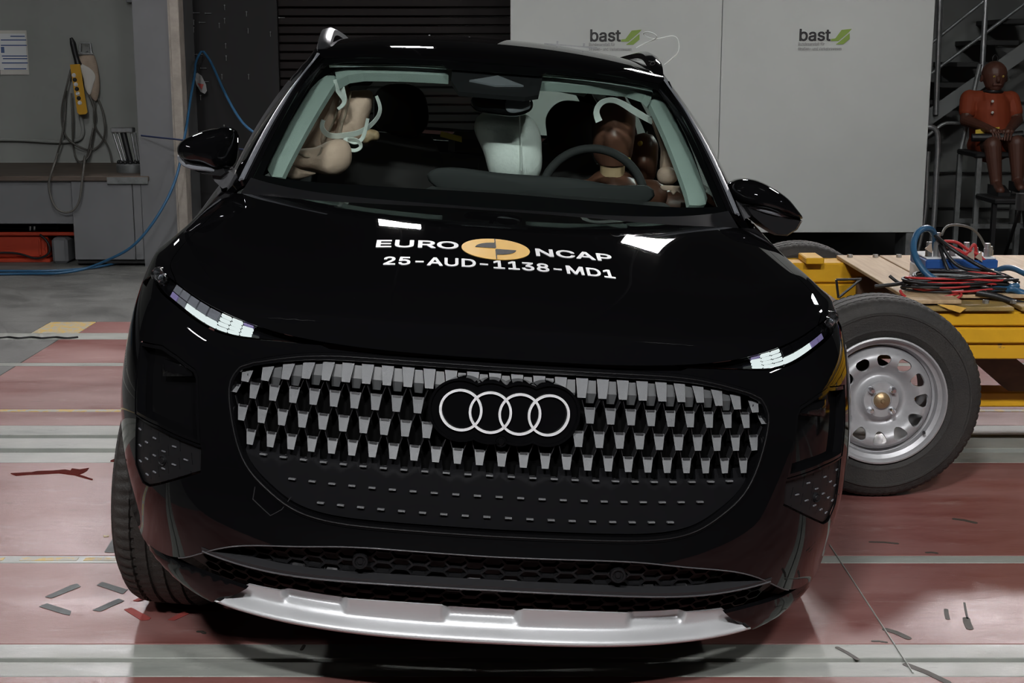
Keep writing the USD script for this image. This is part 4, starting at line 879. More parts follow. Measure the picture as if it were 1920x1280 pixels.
ribbon([(690, 222), (684, 250), (678, 262), (660, 266), (650, 262), (644, 270)], 1.99, (5, 7, 8))
ribbon([(652, 262), (668, 262), (677, 275), (668, 282), (652, 280)], 1.98, 6)
pillow([(676, 262), (685, 244), (700, 243), (710, 248), (709, 262), (695, 266), (688, 270)], 2.12, .03, 'tan', 'belt_anchor')
ribbon([(1123, 228), (1118, 208), (1128, 192), (1146, 187), (1165, 193), (1185, 205), (1224, 228)], 2.04, (13, 10, 9, 10, 12, 12, 10), name='strap')
pillow([(1222, 215), (1240, 225), (1250, 262), (1258, 305), (1268, 330), (1262, 345), (1245, 340), (1238, 318), (1240, 285), (1228, 245)], 2.05, .04, seed=7, name='curtain_airbag', wr=.003)
pillow([(1234, 320), (1246, 312), (1268, 322), (1270, 335), (1256, 346), (1236, 342)], 2.0, .035, seed=8, name='side_airbag', wr=.002)
fl = [(1238, 350), (1250, 347), (1272, 348), (1288, 352), (1290, 360), (1276, 363), (1272, 357), (1262, 366), (1256, 358), (1242, 356)]
pillow(fl, 1.95, .01, seed=9, name='side_airbag', wr=.004)
obj('aerial_wire', tube(smooth_path([cat3(1193, 90, 2.5), cat3(1212, 80, 2.5), cat3(1230, 66, 2.45), cat3(1224, 62, 2.45), cat3(1208, 65, 2.5), cat3(1216, 70, 2.5), cat3(1245, 70, 2.5), cat3(1268, 70, 2.5), cat3(1273, 85, 2.5), cat3(1265, 105, 2.45), cat3(1245, 122, 2.4)], 90), .0022, 6), 'bag_white', car, label='pale wire loop sticking up from the roof edge')
for px, py in ((805, 70), (880, 74), (1045, 82), (1095, 86)): 
    c = cat3(px, py, 2.56); obj('roof_target_bolt', cat_(bx(c[0] - .05, c[0] + .05, c[1] - .004, c[1] + .004, c[2] - .006, c[2] - .001), bx(c[0] - .003, c[0] + .003, c[1] - .003, c[1] + .003, c[2] - .006, c[2] + .01)), 'steel', car)
# ---- test dummy on the struck side and a smaller brown head shape beside it
def dummy_head(name, px, py, Y, w, h, mat, label, yellow=None, neck=None):
    c = cat3(px, py, Y); d = thing(name, label, 'crash test dummy', loc=RC @ c + TC)
    rows = [(-.50, .30, .34, -.10), (-.42, .40, .42, -.12), (-.25, .46, .50, -.05), (-.05, .49, .54, 0), (.15, .50, .56, .0), (.32, .46, .50, .02), (.43, .34, .38, .03), (.48, .2, .22, .03), (.50, .02, .02, .03)]
    rows = np.array(rows); th = np.linspace(0, 2 * np.pi, 40, endpoint=False); G = []
    for z, a, b, o in CubicSpline(rows[:, 0], rows)(np.linspace(-.5, .5, 24)):
        fr = 1 + .10 * np.exp(-((z + .08) / .09) ** 2) * np.maximum(0, -np.sin(th)) ** 12      # a low nose ridge
        fr = fr - .05 * np.exp(-((z - .06) / .05) ** 2) * np.maximum(0, np.cos(th - np.pi * 1.38)) ** 20 - .05 * np.exp(-((z - .06) / .05) ** 2) * np.maximum(0, np.cos(th - np.pi * 1.62)) ** 20
        G.append(np.stack([a * w * np.cos(th), (b * np.sin(th) * fr + o * -1) * w * 1.15, np.full(40, z * h)], 1))
    m = grid(np.array(G), closed_v=True); trimesh.repair.fix_normals(m)
    obj('head', cat_(m, hull(G[0])), mat, d, smooth=60)
    obj('neck', tube([(0, .01, -h * .42), (0, .02, -h * .62), (0, .03, -h * .85)], (w * .3, w * .28, w * .36), 20), 'tan', d)
    obj('shoulders', skin([((-.15, .05, -h * .98), (.15, .05, -h * .98), .06, .06), ((0, .05, -h * 1.0), (0, .07, -h * 1.9), .11, .12)], .02), 'dummy_dark', d, smooth=60)
    if yellow: obj('target_mark', place(trimesh.creation.icosphere(2, .011), (yellow[0] * w, -w * .53, yellow[1] * h)), 'marker_yellow', d)
dummy_head('driver_dummy', 1150, 248, 2.30, .16, .24, 'dummy_skin', 'brown crash test dummy head seen just above the steering wheel rim', yellow=(.3, -.40))
dummy_head('brown_head_shape', 1206, 296, 2.50, .112, .19, 'dummy_dark', 'smaller brown head-like shape with yellow mark beside the far windscreen pillar', yellow=(-.15, .3))
# ---------------------------------------------------------------- right background: stairs, stool, seated dummy
YT = 11.9
stc = thing('staircase', 'grey steel staircase with pipe handrail behind the partition', 'staircase')
A = lambda px, py, Y=YT: at(px, py, Y)
def plank_px(pts, Y, d): return hull([at(*p, Y + e) for p in pts for e in (0, d)])
obj('stringer', plank_px([(1715, 222), (1715, 256), (1990, 30), (1990, 62)], YT, .02), 'stair_grey', stc)
obj('stringer', plank_px([(1715, 190), (1715, 210), (1990, -30), (1990, -12)], YT + .9, .02), 'stair_grey', stc)
for k, (px, py) in enumerate(((1752, 192), (1792, 160), (1832, 121), (1876, 80), (1918, 40))):
    p = A(px, py); obj('step', bx(p[0] - .16, p[0] + .16, YT + .02, YT + .9, p[2] - .02, p[2] + .02, .004), 'wall_dark', stc)
for a, b in (((1735, 90), (1860, -10)), ((1735, 146), (1960, -22))): obj('handrail', tube([A(*a, YT - .02), A(*b, YT - .02)], .014, 10), 'steel_dull', stc)
for a, b in (((1763, -8), (1755, 215)), ((1849, -8), (1841, 140))): obj('post', tube([A(*a, YT - .03), A(*b, YT - .03)], .022, 10), 'steel', stc)
gr = thing('guard_rail', 'bent grey pipe rail standing at the partition edge', 'railing')
Yg = 10.9; fz = lambda px: np.array([at(px, 400, Yg)[0], Yg, 0.0])
obj('rail_pipe', tube(smooth_path([at(1728, 241, Yg), at(1745, 238, Yg), at(1754, 243, Yg), at(1758, 258, Yg), at(1756, 320, Yg), at(1752, 400, Yg), fz(1749)], 60), .022, 12), 'steel', gr)
obj('rail_pipe', tube(smooth_path([at(1741, 284, Yg + .1), at(1738, 340, Yg + .1), at(1735, 400, Yg + .1), fz(1733) + [0, .1, 0]], 30), .014, 10), 'steel', gr)
obj('rail_pipe', tube(smooth_path([at(1728, 263, Yg + .3), at(1750, 246, Yg + .3), at(1774, 231, Yg + .3), at(1790, 231, Yg + .3), at(1815, 232, Yg + .3)], 40), .014, 10), 'steel_dull', gr)
for px, py in ((1, 324), (2, 391), (3, 192), (4, 229)):
    a, b = at(1745 if py > 230 else 1890, py, 12.55), np.array([XR, 12.55, at(1990, py, 12.55)[2]]); obj('wall_seam', bx(a[0], b[0], 12.56, 12.6, a[2] - .006, a[2] + .006), 'wall_dark', kind='structure')
# stool
YD = 11.1
stl = thing('stool', 'tall dark metal frame stool under the seated orange dummy', 'stool', loc=(0, 0, 0))
zf = lambda px, py, Y: at(px, py, Y)
l0, l1 = at(1800, 292, YD), at(1838, 292, YD - .35)
seat_z = at(1840, 289, YD)[2]
for (px, Y) in ((1800, YD), (1836, YD - .38), (1916, YD - .38), (1905, YD)):
    x = at(px, 292, Y)[0]; obj('leg', hull([(x + a, Y + b, z) for a in (-.018, .018) for b in (-.018, .018) for z in (0, seat_z)]), 'steel_dull', stl)
x0, x1 = at(1797, 292, YD)[0], at(1918, 292, YD)[0]
obj('seat', bx(x0, x1, YD - .42, YD + .05, seat_z, seat_z + .04, .01), 'cable_black', stl)
zz = at(1836, 428, YD - .38)[2]
for y in (YD - .38, YD): obj('crossbar', bx(x0, x1, y - .015, y + .015, max(.03, zz), max(.03, zz) + .035), 'steel_dull', stl)
zfoot = at(1880, 366, YD - .55)[2]
obj('footrest', bx(at(1845, 366, YD - .6)[0], at(1935, 366, YD - .6)[0], YD - .85, YD - .40, zfoot - .04, zfoot, .01), 'cable_black', stl)
for px in (1850, 1928): obj('footrest_leg', bx(at(px, 366, YD - .6)[0] - .015, at(px, 366, YD - .6)[0] + .015, YD - .8, YD - .76, 0, zfoot - .04), 'cable_black', stl)
obj('backrest_post', tube([(x0 + .02, YD + .03, seat_z), at(1832, 145, YD + .06), at(1838, 120, YD + .06)], .018, 10), 'steel_dull', stl)
# seated dummy
J = lambda px, py, dy=0.: at(px, py, YD + dy)
dm = thing('seated_dummy', 'orange-shirted crash test dummy sitting by the staircase', 'crash test dummy', loc=(0, 0, 0))
hd = J(1864, 143, -.03); S_ = .00419
ls, rs = J(1818, 186), J(1894, 188); le, re_ = J(1811, 226, -.08), J(1907, 226, -.08); lw, rw = J(1852, 241, -.33), J(1893, 243, -.36)
hipL, hipR = J(1840, 272, -.02), J(1876, 272, -.02); knL, knR = J(1861, 272, -.44), J(1906, 268, -.44); anL, anR = J(1868, 346, -.46), J(1908, 340, -.46)
toL, toR = J(1876, 357, -.62), J(1914, 352, -.62)
pel, chest, nk = J(1858, 266), J(1856, 205), J(1862, 176, -.01)
bones = [(hd + [0, 0, .02], hd + [0, -.015, -.045], .098, .075), (hd + [0, .02, .0], hd + [0, -.035, -.075], .085, .05), (nk + [0, .01, .03], nk, .055, .062), (nk, chest, .07, .13), (ls, rs, .065, .065), (chest, pel, .14, .15),
         (ls, le, .058, .046), (le, lw, .045, .032), (rs, re_, .058, .046), (re_, rw, .045, .032), (hipL, knL, .088, .066), (hipR, knR, .088, .066), (knL, anL, .066, .042), (knR, anR, .066, .042),
         (anL, toL, .04, .032), (anR, toR, .04, .032), (hd + [0, -.088, .0], hd + [0, -.105, -.03], .012, .017), (hd + [-.085, 0, 0], hd + [-.092, .012, -.03], .018, .014), (hd + [.085, 0, 0], hd + [.092, .012, -.03], .018, .014),
         (hd + [-.025, -.083, -.062], hd + [.025, -.083, -.062], .012, .012)]
for w_, sg, e_ in ((lw, 1, le), (rw, -1, re_)):
    d = (w_ - e_) / np.linalg.norm(w_ - e_); side = np.cross(d, [0, 0, 1.]); side /= np.linalg.norm(side); palm = w_ + d * .075
    bones.append((w_, palm, .03, .026)); bones += [(w_ + d * .03, palm + side * .028 * -1, .022, .018), (w_ + d * .03, palm + side * .028, .022, .018)]
    for k, L_f in enumerate((.062, .072, .068, .052)):
        a = palm + side * (-.03 + .02 * k); m_ = a + d * L_f * .55 + np.array([0, 0, -.012]); t_f = m_ + d * L_f * .35 + np.array([0, 0, -.035]); bones += [(a, m_, .0095, .0088), (m_, t_f, .0088, .0078)]
    th_ = w_ + d * .03 - side * .03 * sg; bones += [(th_, th_ + d * .04 - side * .02 * sg + np.array([0, 0, .004]), .011, .0095), (th_ + d * .04 - side * .02 * sg, th_ + d * .065 - side * .016 * sg + np.array([0, 0, -.012]), .0095, .008)]
obj('body', skin(bones, .012, 4), 'doll_skin', dm, smooth=60)
sb = [(nk + [0, .02, -.04], chest, .09, .155), (ls + [.01, 0, -.01], rs + [-.01, 0, -.01], .078, .078), (chest, pel + [0, 0, .03], .16, .165), (ls, ls * .45 + le * .55, .074, .066), (rs, rs * .45 + re_ * .55, .074, .066)]
obj('shirt', skin(sb, .016, 6), 'orange_shirt', dm, smooth=60)
obj('shorts', skin([(pel, hipL, .165, .11), (pel, hipR, .165, .11), (hipL, hipL * .4 + knL * .6, .11, .092), (hipR, hipR * .4 + knR * .6, .11, .092)], .016, 6), 'orange_shirt', dm, smooth=60)
for dx in (-.03, .045): obj('eye_mark', place(trimesh.creation.icosphere(2, .011), hd + np.array([dx * .9, -.084, .0])), 'eye_mark', dm)
obj('eyelet', tube(smooth_path([hd + [-.015, 0, .11], hd + [-.02, 0, .14], hd + [0, 0, .16], hd + [.02, 0, .14], hd + [.015, 0, .11]], 20), .005, 6), 'cable_black', dm)
obj('collar', tube([hd + [np.cos(a) * .066, np.sin(a) * .066 - .0, -.115] for a in np.linspace(0, 2 * np.pi, 24, endpoint=False)], .012, 8, closed=True), 'cable_black', dm)
for py in (190, 211): obj('shirt_button', place(trimesh.creation.icosphere(1, .012), J(1861, py, -.178)), 'paper', dm)
obj('shoe', hull([anL + [a, b, -.0 + c_] for a in (-.045, .045) for b, c_ in ((.06, 0), (.06, -.07), (-.19, -.045), (-.19, -.07), (-.06, .0))]), 'cable_black', dm); obj('shoe', hull([anR + [a, b, c_] for a in (-.045, .045) for b, c_ in ((.06, 0), (.06, -.07), (-.19, -.045), (-.19, -.07), (-.06, .0))]), 'cable_black', dm)
a, b = J(1822, 258, -.40), J(1918, 252, -.44)
obj('cable_bundle', cat_(tube([a, (a + b) / 2 + [0, 0, -.01], b], .03, 12)), 'cable_black', label='black bar lying across the lap of the seated dummy', cat='bar')
a, b = J(1829, 249, -.30), J(1874, 242, -.27); obj('yellow_tag', hull([a + [0, 0, s_ * .022] + np.array([0, d, 0]) for s_ in (-1, 1) for d in (0, .01)] + [b + [0, d, s_ * .016] for s_ in (-1, 1) for d in (0, .01)]), 'marker_yellow', label='yellow strap at the waist of the seated dummy', cat='strap')
tp = thing('tripod', 'black tripod leg standing in front of the seated dummy', 'tripod')
obj('leg', tube([at(1917, 378, 8.6), on_floor(1884, 478)], .012, 8), 'cable_black', tp); obj('leg', tube([at(1917, 378, 8.6), on_floor(1960, 480)], .012, 8), 'cable_black', tp); obj('leg', tube([at(1917, 378, 8.6), on_floor(1925, 450)], .012, 8), 'cable_black', tp)
obj('head', place(trimesh.creation.cylinder(.04, .1), at(1917, 378, 8.6)), 'cable_black', tp)
# ---------------------------------------------------------------- crash trolley
tr = thing('crash_trolley', 'yellow crash trolley with silver wheels behind the struck car', 'trolley')
def zz_(py, Y): return at(1800, py, Y)[2]
YN_ = 4.83; XA, XB = 1.0, 4.6
obj('beam', bx(XA, XB, YN_, YN_ + .16, zz_(611, YN_), zz_(585, YN_), .005), 'yellow_paint', tr); obj('beam', bx(XA, XB, YN_ - .008, YN_ + .16, zz_(643, YN_), zz_(614, YN_), .005), 'yellow_paint', tr)
obj('flange', bx(XA + .2, XB, YN_ + .01, YN_ + .05, zz_(674, YN_), zz_(645, YN_), .003), 'yellow_chipped', tr)
zp = zz_(583, YN_)
for a, b in ((1.40, 1.735), (1.745, 1.77)): pass
obj('deck_edge', bx(1.30, 1.735, YN_ - .02, YN_ + .14, zp + .002, zp + .017, .003), 'dirty_wood', tr); obj('deck_edge', bx(1.76, XB, YN_ - .02, YN_ + .14, zp + .002, zp + .017, .003), 'dirty_wood', tr)
YF = 5.86; zF = zz_(493, YF)
obj('far_beam', bx(1.02, XB, YF, YF + .16, zz_(530, YF), zF, .006), 'yellow_paint', tr); obj('far_beam', bx(1.02, XB, YF - .012, YF + .16, zz_(578, YF), zz_(532, YF), .006), 'yellow_paint', tr)
p = at(1520, 500, YF); obj('end_block', bx(p[0] - .03, p[0] + .045, YF - .05, YF + .12, zF + .001, zF + .028, .004), 'yellow_paint', tr)
zd = zF + .016
obj('plywood_plate', bx(1.385, 1.558, YN_ + .0, YF + .13, zF + .002, zd, .002), 'plywood', tr); obj('plywood_plate', bx(1.568, 2.62, YN_ + .12, YF + .13, zF + .002, zd, .002), 'plywood', tr); obj('plywood_plate', bx(2.63, 4.55, YN_ + .12, YF + .13, zF + .002, zd, .002), 'yellow_paint', tr)
obj('cross_member', bx(1.16, 1.24, YN_ + .16, YF, .40, .56, .005), 'rust_brown', tr); obj('cross_member', bx(2.0, 2.1, YN_ + .16, YF, .40, .56, .005), 'yellow_paint', tr); obj('cross_member', bx(3.1, 3.2, YN_ + .16, YF, .40, .56, .005), 'yellow_paint', tr)
obj('inner_plate', bx(1.42, 2.0, YF - .12, YF - .09, .36, .58), 'rust_brown', tr)
fr_ = [at(1568, 524, 5.4), at(1615, 523, 5.4), at(1572, 558, 5.4)]; obj('wire_frame', cat_(tube([fr_[0], fr_[1]], .005, 6), tube([fr_[0], fr_[2]], .005, 6), tube([fr_[2], fr_[1]], .005, 6)), 'cable_black', tr)
Yl = 5.15; obj('lower_beam', bx(1.45, XB, Yl, Yl + .12, zz_(763, Yl), zz_(735, Yl), .005), 'yellow_paint', tr)
a, b = at(1822, 664, 4.98), at(1950, 742, 5.12); obj('strut', hull([a + [-.02, 0, .0], a + [.14, 0, 0], a + [.14, .05, 0], a + [-.02, .05, 0], b + [-.12, 0, .02], b + [.06, 0, .02], b + [-.12, .05, .02], b + [.06, .05, .02]]), 'rust_brown', tr)
for px, py in ((1593, 491), (1641, 491), (1685, 491), (1727, 491), (1848, 568), (1900, 567), (1737, 570)):
    p = at(px, py, YF + .06) if py < 500 else at(px, py, YN_ + .06); zb_ = (zd if py < 500 else zp + .017)
    obj('bolt', place(trimesh.creation.cylinder(.012, .012, sections=6), (p[0], p[1], zb_ + .006)), 'steel', tr)
p = at(1625, 560, YN_ + .07); obj('bolt', place(trimesh.creation.cylinder(.018, .02, sections=6), (p[0], YN_ + .07, zp + .01)), 'steel_dull', tr)
# wheels of the trolley
def trolley_wheel(x, y, label, big=True):
    w = thing('wheel', parent=tr, loc=(x, y, .341), label=label)
    tm = tyre_mesh(.341, .205, .205, 3, 84, .0032); obj('tyre', place(tm, (0, .1025, 0)), 'tyre_dusty', w, smooth=35)
    rim = lathe([(.212, .012), (.216, .004), (.2165, -.004), (.211, -.006), (.206, .0), (.203, .012), (.197, .016), (.190, .02), (.187, .045), (.180, .05), (.176, .07), (.17, .19), (.2, .2)], 72)
    obj('rim', rim, 'rim_grey', w, smooth=40)
    rp = CubicSpline([.02, .045, .06, .066, .080, .098, .118, .135, .150, .166, .178], [.022, .022, .022, .030, .044, .034, .014, .006, .008, .022, .05])
    DS = lambda a, b: np.stack([np.hypot(a, b) * np.cos(np.arctan2(b, a)), rp(np.clip(np.hypot(a, b), .02, .178)), np.hypot(a, b) * np.sin(np.arctan2(b, a))], -1)
    disc = Point(0, 0).buffer(.178, 48); 
    for k in range(12):
        a = math.radians(15 + 30 * k) + .26; u_ = np.array([math.cos(a), math.sin(a)]); t_2 = np.array([-u_[1], u_[0]]); c2 = u_ * .133
        hp_ = [tuple(c2 + u_ * p_ + t_2 * q_) for p_, q_ in smooth_path([(.022, 0), (.021, .014), (.014, .022), (-.004, .020), (-.020, .009), (-.023, 0), (-.020, -.009), (-.004, -.020), (.014, -.022), (.021, -.014)], 30, closed=True)]
        disc = disc.difference(Polygon(hp_).buffer(0))
    obj('disc', patch(DS, disc, .007, 0, .006), 'rim_grey', w, smooth=40)
    obj('hub_plate', lathe([(0, .010), (.03, .010), (.034, .014), (.058, .015), (.063, .02), (.064, .03)], 48), 'rim_grey', w, smooth=40)
    obj('hub_cap', lathe([(0, -.012), (.006, -.011), (.008, -.006), (.018, -.004), (.026, .002), (.028, .012)], 36), 'brass', w, smooth=40)
    for k in range(4):
        a = math.radians(45 + 90 * k); obj('wheel_nut', place(lathe([(0, -.010), (.006, -.010), (.0095, -.004), (.0115, .006), (.013, .016)], 12), (.05 * math.cos(a), 0, .05 * math.sin(a))), 'chrome', w)
    obj('brake_drum', lathe([(0, .06), (.1, .06), (.11, .08), (.11, .2), (0, .2)], 32), 'matt_black', w)
    a = math.radians(-37); obj('valve', tube([(.186 * math.cos(a), .018, .186 * math.sin(a)), (.180 * math.cos(a), -.004, .180 * math.sin(a))], .005, 8), 'cable_black', w)
pw_ = at(1655, 745, 4.58); trolley_wheel(pw_[0], 4.58, 'near silver wheel beside the car')
pw2 = at(1505, 470, 6.05); trolley_wheel(pw2[0], 6.02, 'far wheel with only its tyre top in view')
trolley_wheel(4.2, 4.58, None); trolley_wheel(4.2, 6.02, None)
# ---------------------------------------------------------------- measuring kit on the trolley
zk = zd; Yk = 5.2
lb = at(1735, 535, 5.3); lg = thing('data_logger', 'blue flat data logger with silver plugs on the trolley deck', 'data logger')
x0, x1 = at(1733, 520, Yk)[0], at(1868, 520, Yk)[0]
obj('base_plate', bx(x0, x1 - .03, Yk, Yk + .2, zk, zk + .055, .003), 'paper_white', lg)
obj('case', bx(x0, x1, Yk - .01, Yk + .2, zk + .056, zk + .09, .004), 'blue_box', lg)
obj('lid', bx(x0 + .005, x1 - .005, Yk, Yk + .19, zk + .0905, zk + .097, .002), 'paper_white', lg)
def plug(px, h, r=.013, mat='steel'):
    x = at(px, 500, Yk + .05)[0]; obj('plug', lathe([(0, zk + .097), (r, zk + .097), (r, zk + .097 + h * .6), (r * .85, zk + .097 + h * .62), (r * .8, zk + .097 + h), (0, zk + .097 + h)], 20, 'z').apply_translation((x, Yk + .05 + .02 * math.sin(px), 0)), mat, lg)
for px, h in ((1738, .055), (1752, .09), (1762, .05), (1812, .05), (1846, .05), (1830, .03), (1785, .025), (1856, .035)): plug(px, h)
for px, py in ((1742, 462), (1821, 475), (1836, 478)):
    pts = [at(px - 8, py + 4, Yk - .02), at(px + 5, py - 7, Yk - .02), at(px + 6, py + 13, Yk - .02)]; obj('paper_flag', hull([q_ + np.array([0, d, 0]) for q_ in pts for d in (0, .003)]), 'beige_cloth', lg)
cable('supply_cable', [at(1960, 520, 5.0), at(1925, 514, 5.05), at(1905, 505, 5.1), at(1885, 502, 5.15), at(1868, 508, 5.19)], .011, 'blue_hose', 'blue cable running off to the right from the data logger')
bp = [at(1908, 536, 5.0), at(1880, 539, 4.98), at(1822, 541, 4.98), at(1790, 538, 5.0), at(1752, 524, 5.02), at(1728, 502, 5.05), at(1716, 480, 5.08), at(1713, 458, 5.12), at(1722, 435, 5.15), at(1737, 428, 5.18), at(1750, 436, 5.22), at(1754, 452, 5.24), at(1753, 466, 5.25)]
cable('supply_cable', bp, .0125, 'blue_hose', 'thick blue cable arching up to the plugs of the data logger', n=120)
cable('supply_cable', [at(1960, 556, 4.96), at(1925, 552, 4.96), at(1905, 544, 4.97), at(1895, 541, 4.97), at(1888, 543, 4.98)], .0125, 'blue_hose', 'short thick blue cable end at the deck corner')
coil = thing('cable_coil', 'tangled coil of black and red cables lying before the data logger', 'cable')
rng = random.Random(7); cxk = at(1792, 552, 5.02)
for k in range(16):
    rx_, ry_ = .17 + .03 * rng.random() - .04 * (k % 3 == 0), .060 + .03 * rng.random(); ph = rng.random() * 6; z0 = zk + .008 + .0034 * k; ox, oy = rng.uniform(-.015, .015), rng.uniform(-.015, .015)
    pts = [cxk + np.array([ox + rx_ * math.cos(a) + .008 * math.sin(3 * a + ph), oy + ry_ * math.sin(a) + .008 * math.cos(4 * a + ph), z0 - cxk[2] + .005 * math.sin(2 * a + ph)]) for a in np.linspace(0, 2 * np.pi, 60, endpoint=False)]
    obj('cable_turn', tube(pts, .0045 if k % 3 else .0036, 6, closed=True), 'cable_red' if k in (2, 6, 9, 13) else ('steel_dull' if k == 11 else 'cable_black'), coil, smooth=60)
cable('sensor_lead', [at(1688, 545, 4.95), at(1695, 555, 4.92), at(1715, 562, 4.9), at(1745, 562, 4.9), at(1775, 556, 4.92), at(1800, 550, 4.95), at(1797, 558, 4.9), at(1785, 564, 4.9), at(1750, 566, 4.9), at(1712, 564, 4.9), at(1690, 550, 4.93)], .005, 'cable_red', 'red lead looped low in front of the coil')
for k, (a, m_, b) in enumerate((((1752, 440), (1790, 470), (1840, 500)), ((1760, 445), (1800, 500), (1870, 512)), ((1762, 460), (1775, 500), (1800, 540)))):
    cable('sensor_lead', [at(*a, 5.22), at(*m_, 5.15), at(*b, 5.12), at(b[0] + 40, b[1] + 18, 5.05)], .007, 'cable_black', ('black lead over the data logger to its right end', 'black lead sagging across the blue case', 'black lead falling into the coil')[k])
for k, pts in enumerate(([(1770, 452), (1795, 455), (1815, 468), (1840, 482)], [(1775, 462), (1800, 470), (1818, 480), (1845, 487)], [(1768, 456), (1790, 466), (1812, 474), (1824, 460)])):
    cable('sensor_lead', [at(*q_, 5.2) for q_ in pts] + [at(pts[-1][0] + 6, 500, 5.22)], .006, 'cable_red', ('upper red lead above the data logger', 'lower red lead above the data logger', 'red lead bending up at the middle plug')[k])
cable('sensor_lead', [at(1766, 440, 5.3), at(1775, 425, 5.35), at(1800, 422, 5.4), at(1835, 440, 5.45), at(1848, 465, 5.45), at(1855, 500, 5.4)], .005, 'cable_grey', 'grey lead arching high behind the data logger')
cable('sensor_lead', [at(1640, 537, 5.0), at(1670, 534, 5.0), at(1695, 530, 5.02), at(1720, 520, 5.05)], .007, 'cable_black', 'black rod-like lead pointing left over the plywood')
cable('sensor_lead', [at(1668, 517, 5.05), at(1682, 528, 5.03), at(1696, 534, 5.0)], .006, 'cable_black', 'short black lead end on the plywood')
cable('sensor_lead', [at(1830, 548, 4.95), at(1870, 556, 4.93), at(1900, 566, 4.92), at(1940, 574, 4.92)], .012, 'cable_black', 'thick black lead leaving the coil to the lower right')
ft = [at(*p, YN_ + .03) for p in ((1748, 567), (1780, 569), (1802, 574), (1790, 583), (1768, 576))]
obj('yellow_label', hull([q_ + np.array([0, d, .004]) for q_ in ft for d in (-.06, -.055)]), 'yellow_print', label='loose yellow label at the deck edge before the coil', cat='label')
# ---------------------------------------------------------------- left side of the hall
zt = at(60, 335, YB)[2]
sh = thing('wall_bench', 'long brown wall shelf over grey cupboards on the left', 'cupboard', loc=(0, 0, 0))
xs0, xs1 = X(130, YB), X(261, YB)
obj('shelf_board', bx(XL + .1, X(278, YB), YB - .02, YW, zt - .015, zt + .02, .004), 'wood_brown', sh)
zl = at(60, 420, YB)[2]
obj('apron', bx(XL + .1, xs0 - .005, YB + .02, YB + .06, zl, zt - .016, .003), 'wall_dim', sh)
obj('door', bx(xs0, X(244.4, YB), YB, YB + .03, .05, zt - .017, .004), 'wall_dim', sh); obj('door', bx(X(245.6, YB), xs1, YB, YB + .03, .05, zt - .017, .004), 'wall_dim', sh)
obj('carcass', bx(xs0 + .01, xs1 - .005, YB + .032, YW - .01, .02, zt - .02), 'wall_dark', sh)
obj('corner_plate', cat_(bx(X(200, YB), X(277, YB), YB - .026, YB - .021, zt - .035, zt + .012, .001), *[place(trimesh.creation.cylinder(.006, .006), (X(p, YB), YB - .028, zt - .012), rx=90) for p in (221, 255)]), 'steel_dull', sh)
obj('back_panel', bx(XL + .1, xs0, YW - .03, YW - .005, 0, zt - .02), 'wall_dark', sh)
# red machine in the recess
YM = 10.35
rmach = thing('compressor', 'red low machine with pale controls in the recess under the shelf', 'machine')
a, b = at(-60, 441, YM), at(92, 490, YM)
obj('body', bx(a[0], b[0], YM, YM + .5, .03, a[2], .012), 'machine_red', rmach); obj('top_frame', cat_(bx(a[0], at(118, 0, YM)[0], YM - .04, YM + .4, a[2] + .002, a[2] + .03, .006)), 'machine_red', rmach)
for p in (44, 56, 80): obj('rib', bx(at(p, 0, YM)[0], at(p + 4, 0, YM)[0], YM - .02, YM, .05, a[2] - .02, .003), 'machine_red', rmach)
obj('skid', bx(a[0], b[0] + .02, YM - .03, YM + .5, .0, .028, .004), 'machine_red', rmach)
obj('hose', tube(smooth_path([at(75, 440, YM - .05), at(88, 452, YM - .06), at(93, 470, YM - .06), at(70, 484, YM - .06), at(45, 478, YM - .05), at(-20, 475, YM - .05)], 40), .008, 8), 'cable_black', rmach)
obj('motor', tube([at(-30, 431, YM + .1), at(112, 428, YM + .1)], .03, 14), 'cable_black', rmach)
for p in (57, 65): obj('fitting', tube([at(p, 438, YM + .02), at(p, 424, YM + .02)], .012, 10), 'steel', rmach)
a, b = at(95, 446, YM - .1), at(130, 490, YM - .1)
obj('storage_box', bx(a[0], b[0] - .01, YM - .1, YM + .25, 0, a[2], .02), 'wall_dim', label='grey rounded box next to the red machine under the shelf', cat='box')
# notice on the wall
YN = YW - .004
nt = thing('notice', 'printed sheet in beige frame on the left wall', 'notice')
a, b = at(-4, 57, YN), at(55, 140, YN)
obj('backing', bx(a[0], b[0], YN - .004, YN, b[2], a[2]), 'paper', nt); 
a2, b2 = at(-4, 63, YN), at(52, 131, YN); obj('sheet', bx(a2[0], b2[0], YN - .006, YN - .004, b2[2], a2[2]), 'paper_white', nt)
for py, x0, x1 in ((67, 20, 47), (74, 2, 50), (84, 2, 51), (104, 4, 52), (109, 6, 52), (117, 4, 53), (128, 8, 50)):
    a3, b3 = at(x0, py, YN), at(x1, py + 2, YN); obj('printed_line', bx(a3[0], b3[0], YN - .0075, YN - .006, b3[2], a3[2]), 'print_blue', nt)
a3, b3 = at(2, 88, YN), at(9, 99, YN); obj('printed_block', bx(a3[0], b3[0], YN - .0075, YN - .006, b3[2], a3[2]), 'print_blue', nt)
a, b = at(239, -4, YN), at(257, 5, YN); obj('wall_box', bx(a[0], b[0], YN - .05, YN, b[2], a[2], .004), 'steel_dull', label='small grey box high on the left wall', cat='box')
# conduit
yc = YW - .03
obj('conduit', tube(smooth_path([at(-40, 262, yc), at(60, 263, yc), at(140, 263.5, yc), at(150, 260, yc), at(155, 250, yc), at(154, 232, yc), at(151, 216, yc)], 50), .014, 10), 'wall_grey', label='grey conduit pipe along the left wall', cat='pipe')
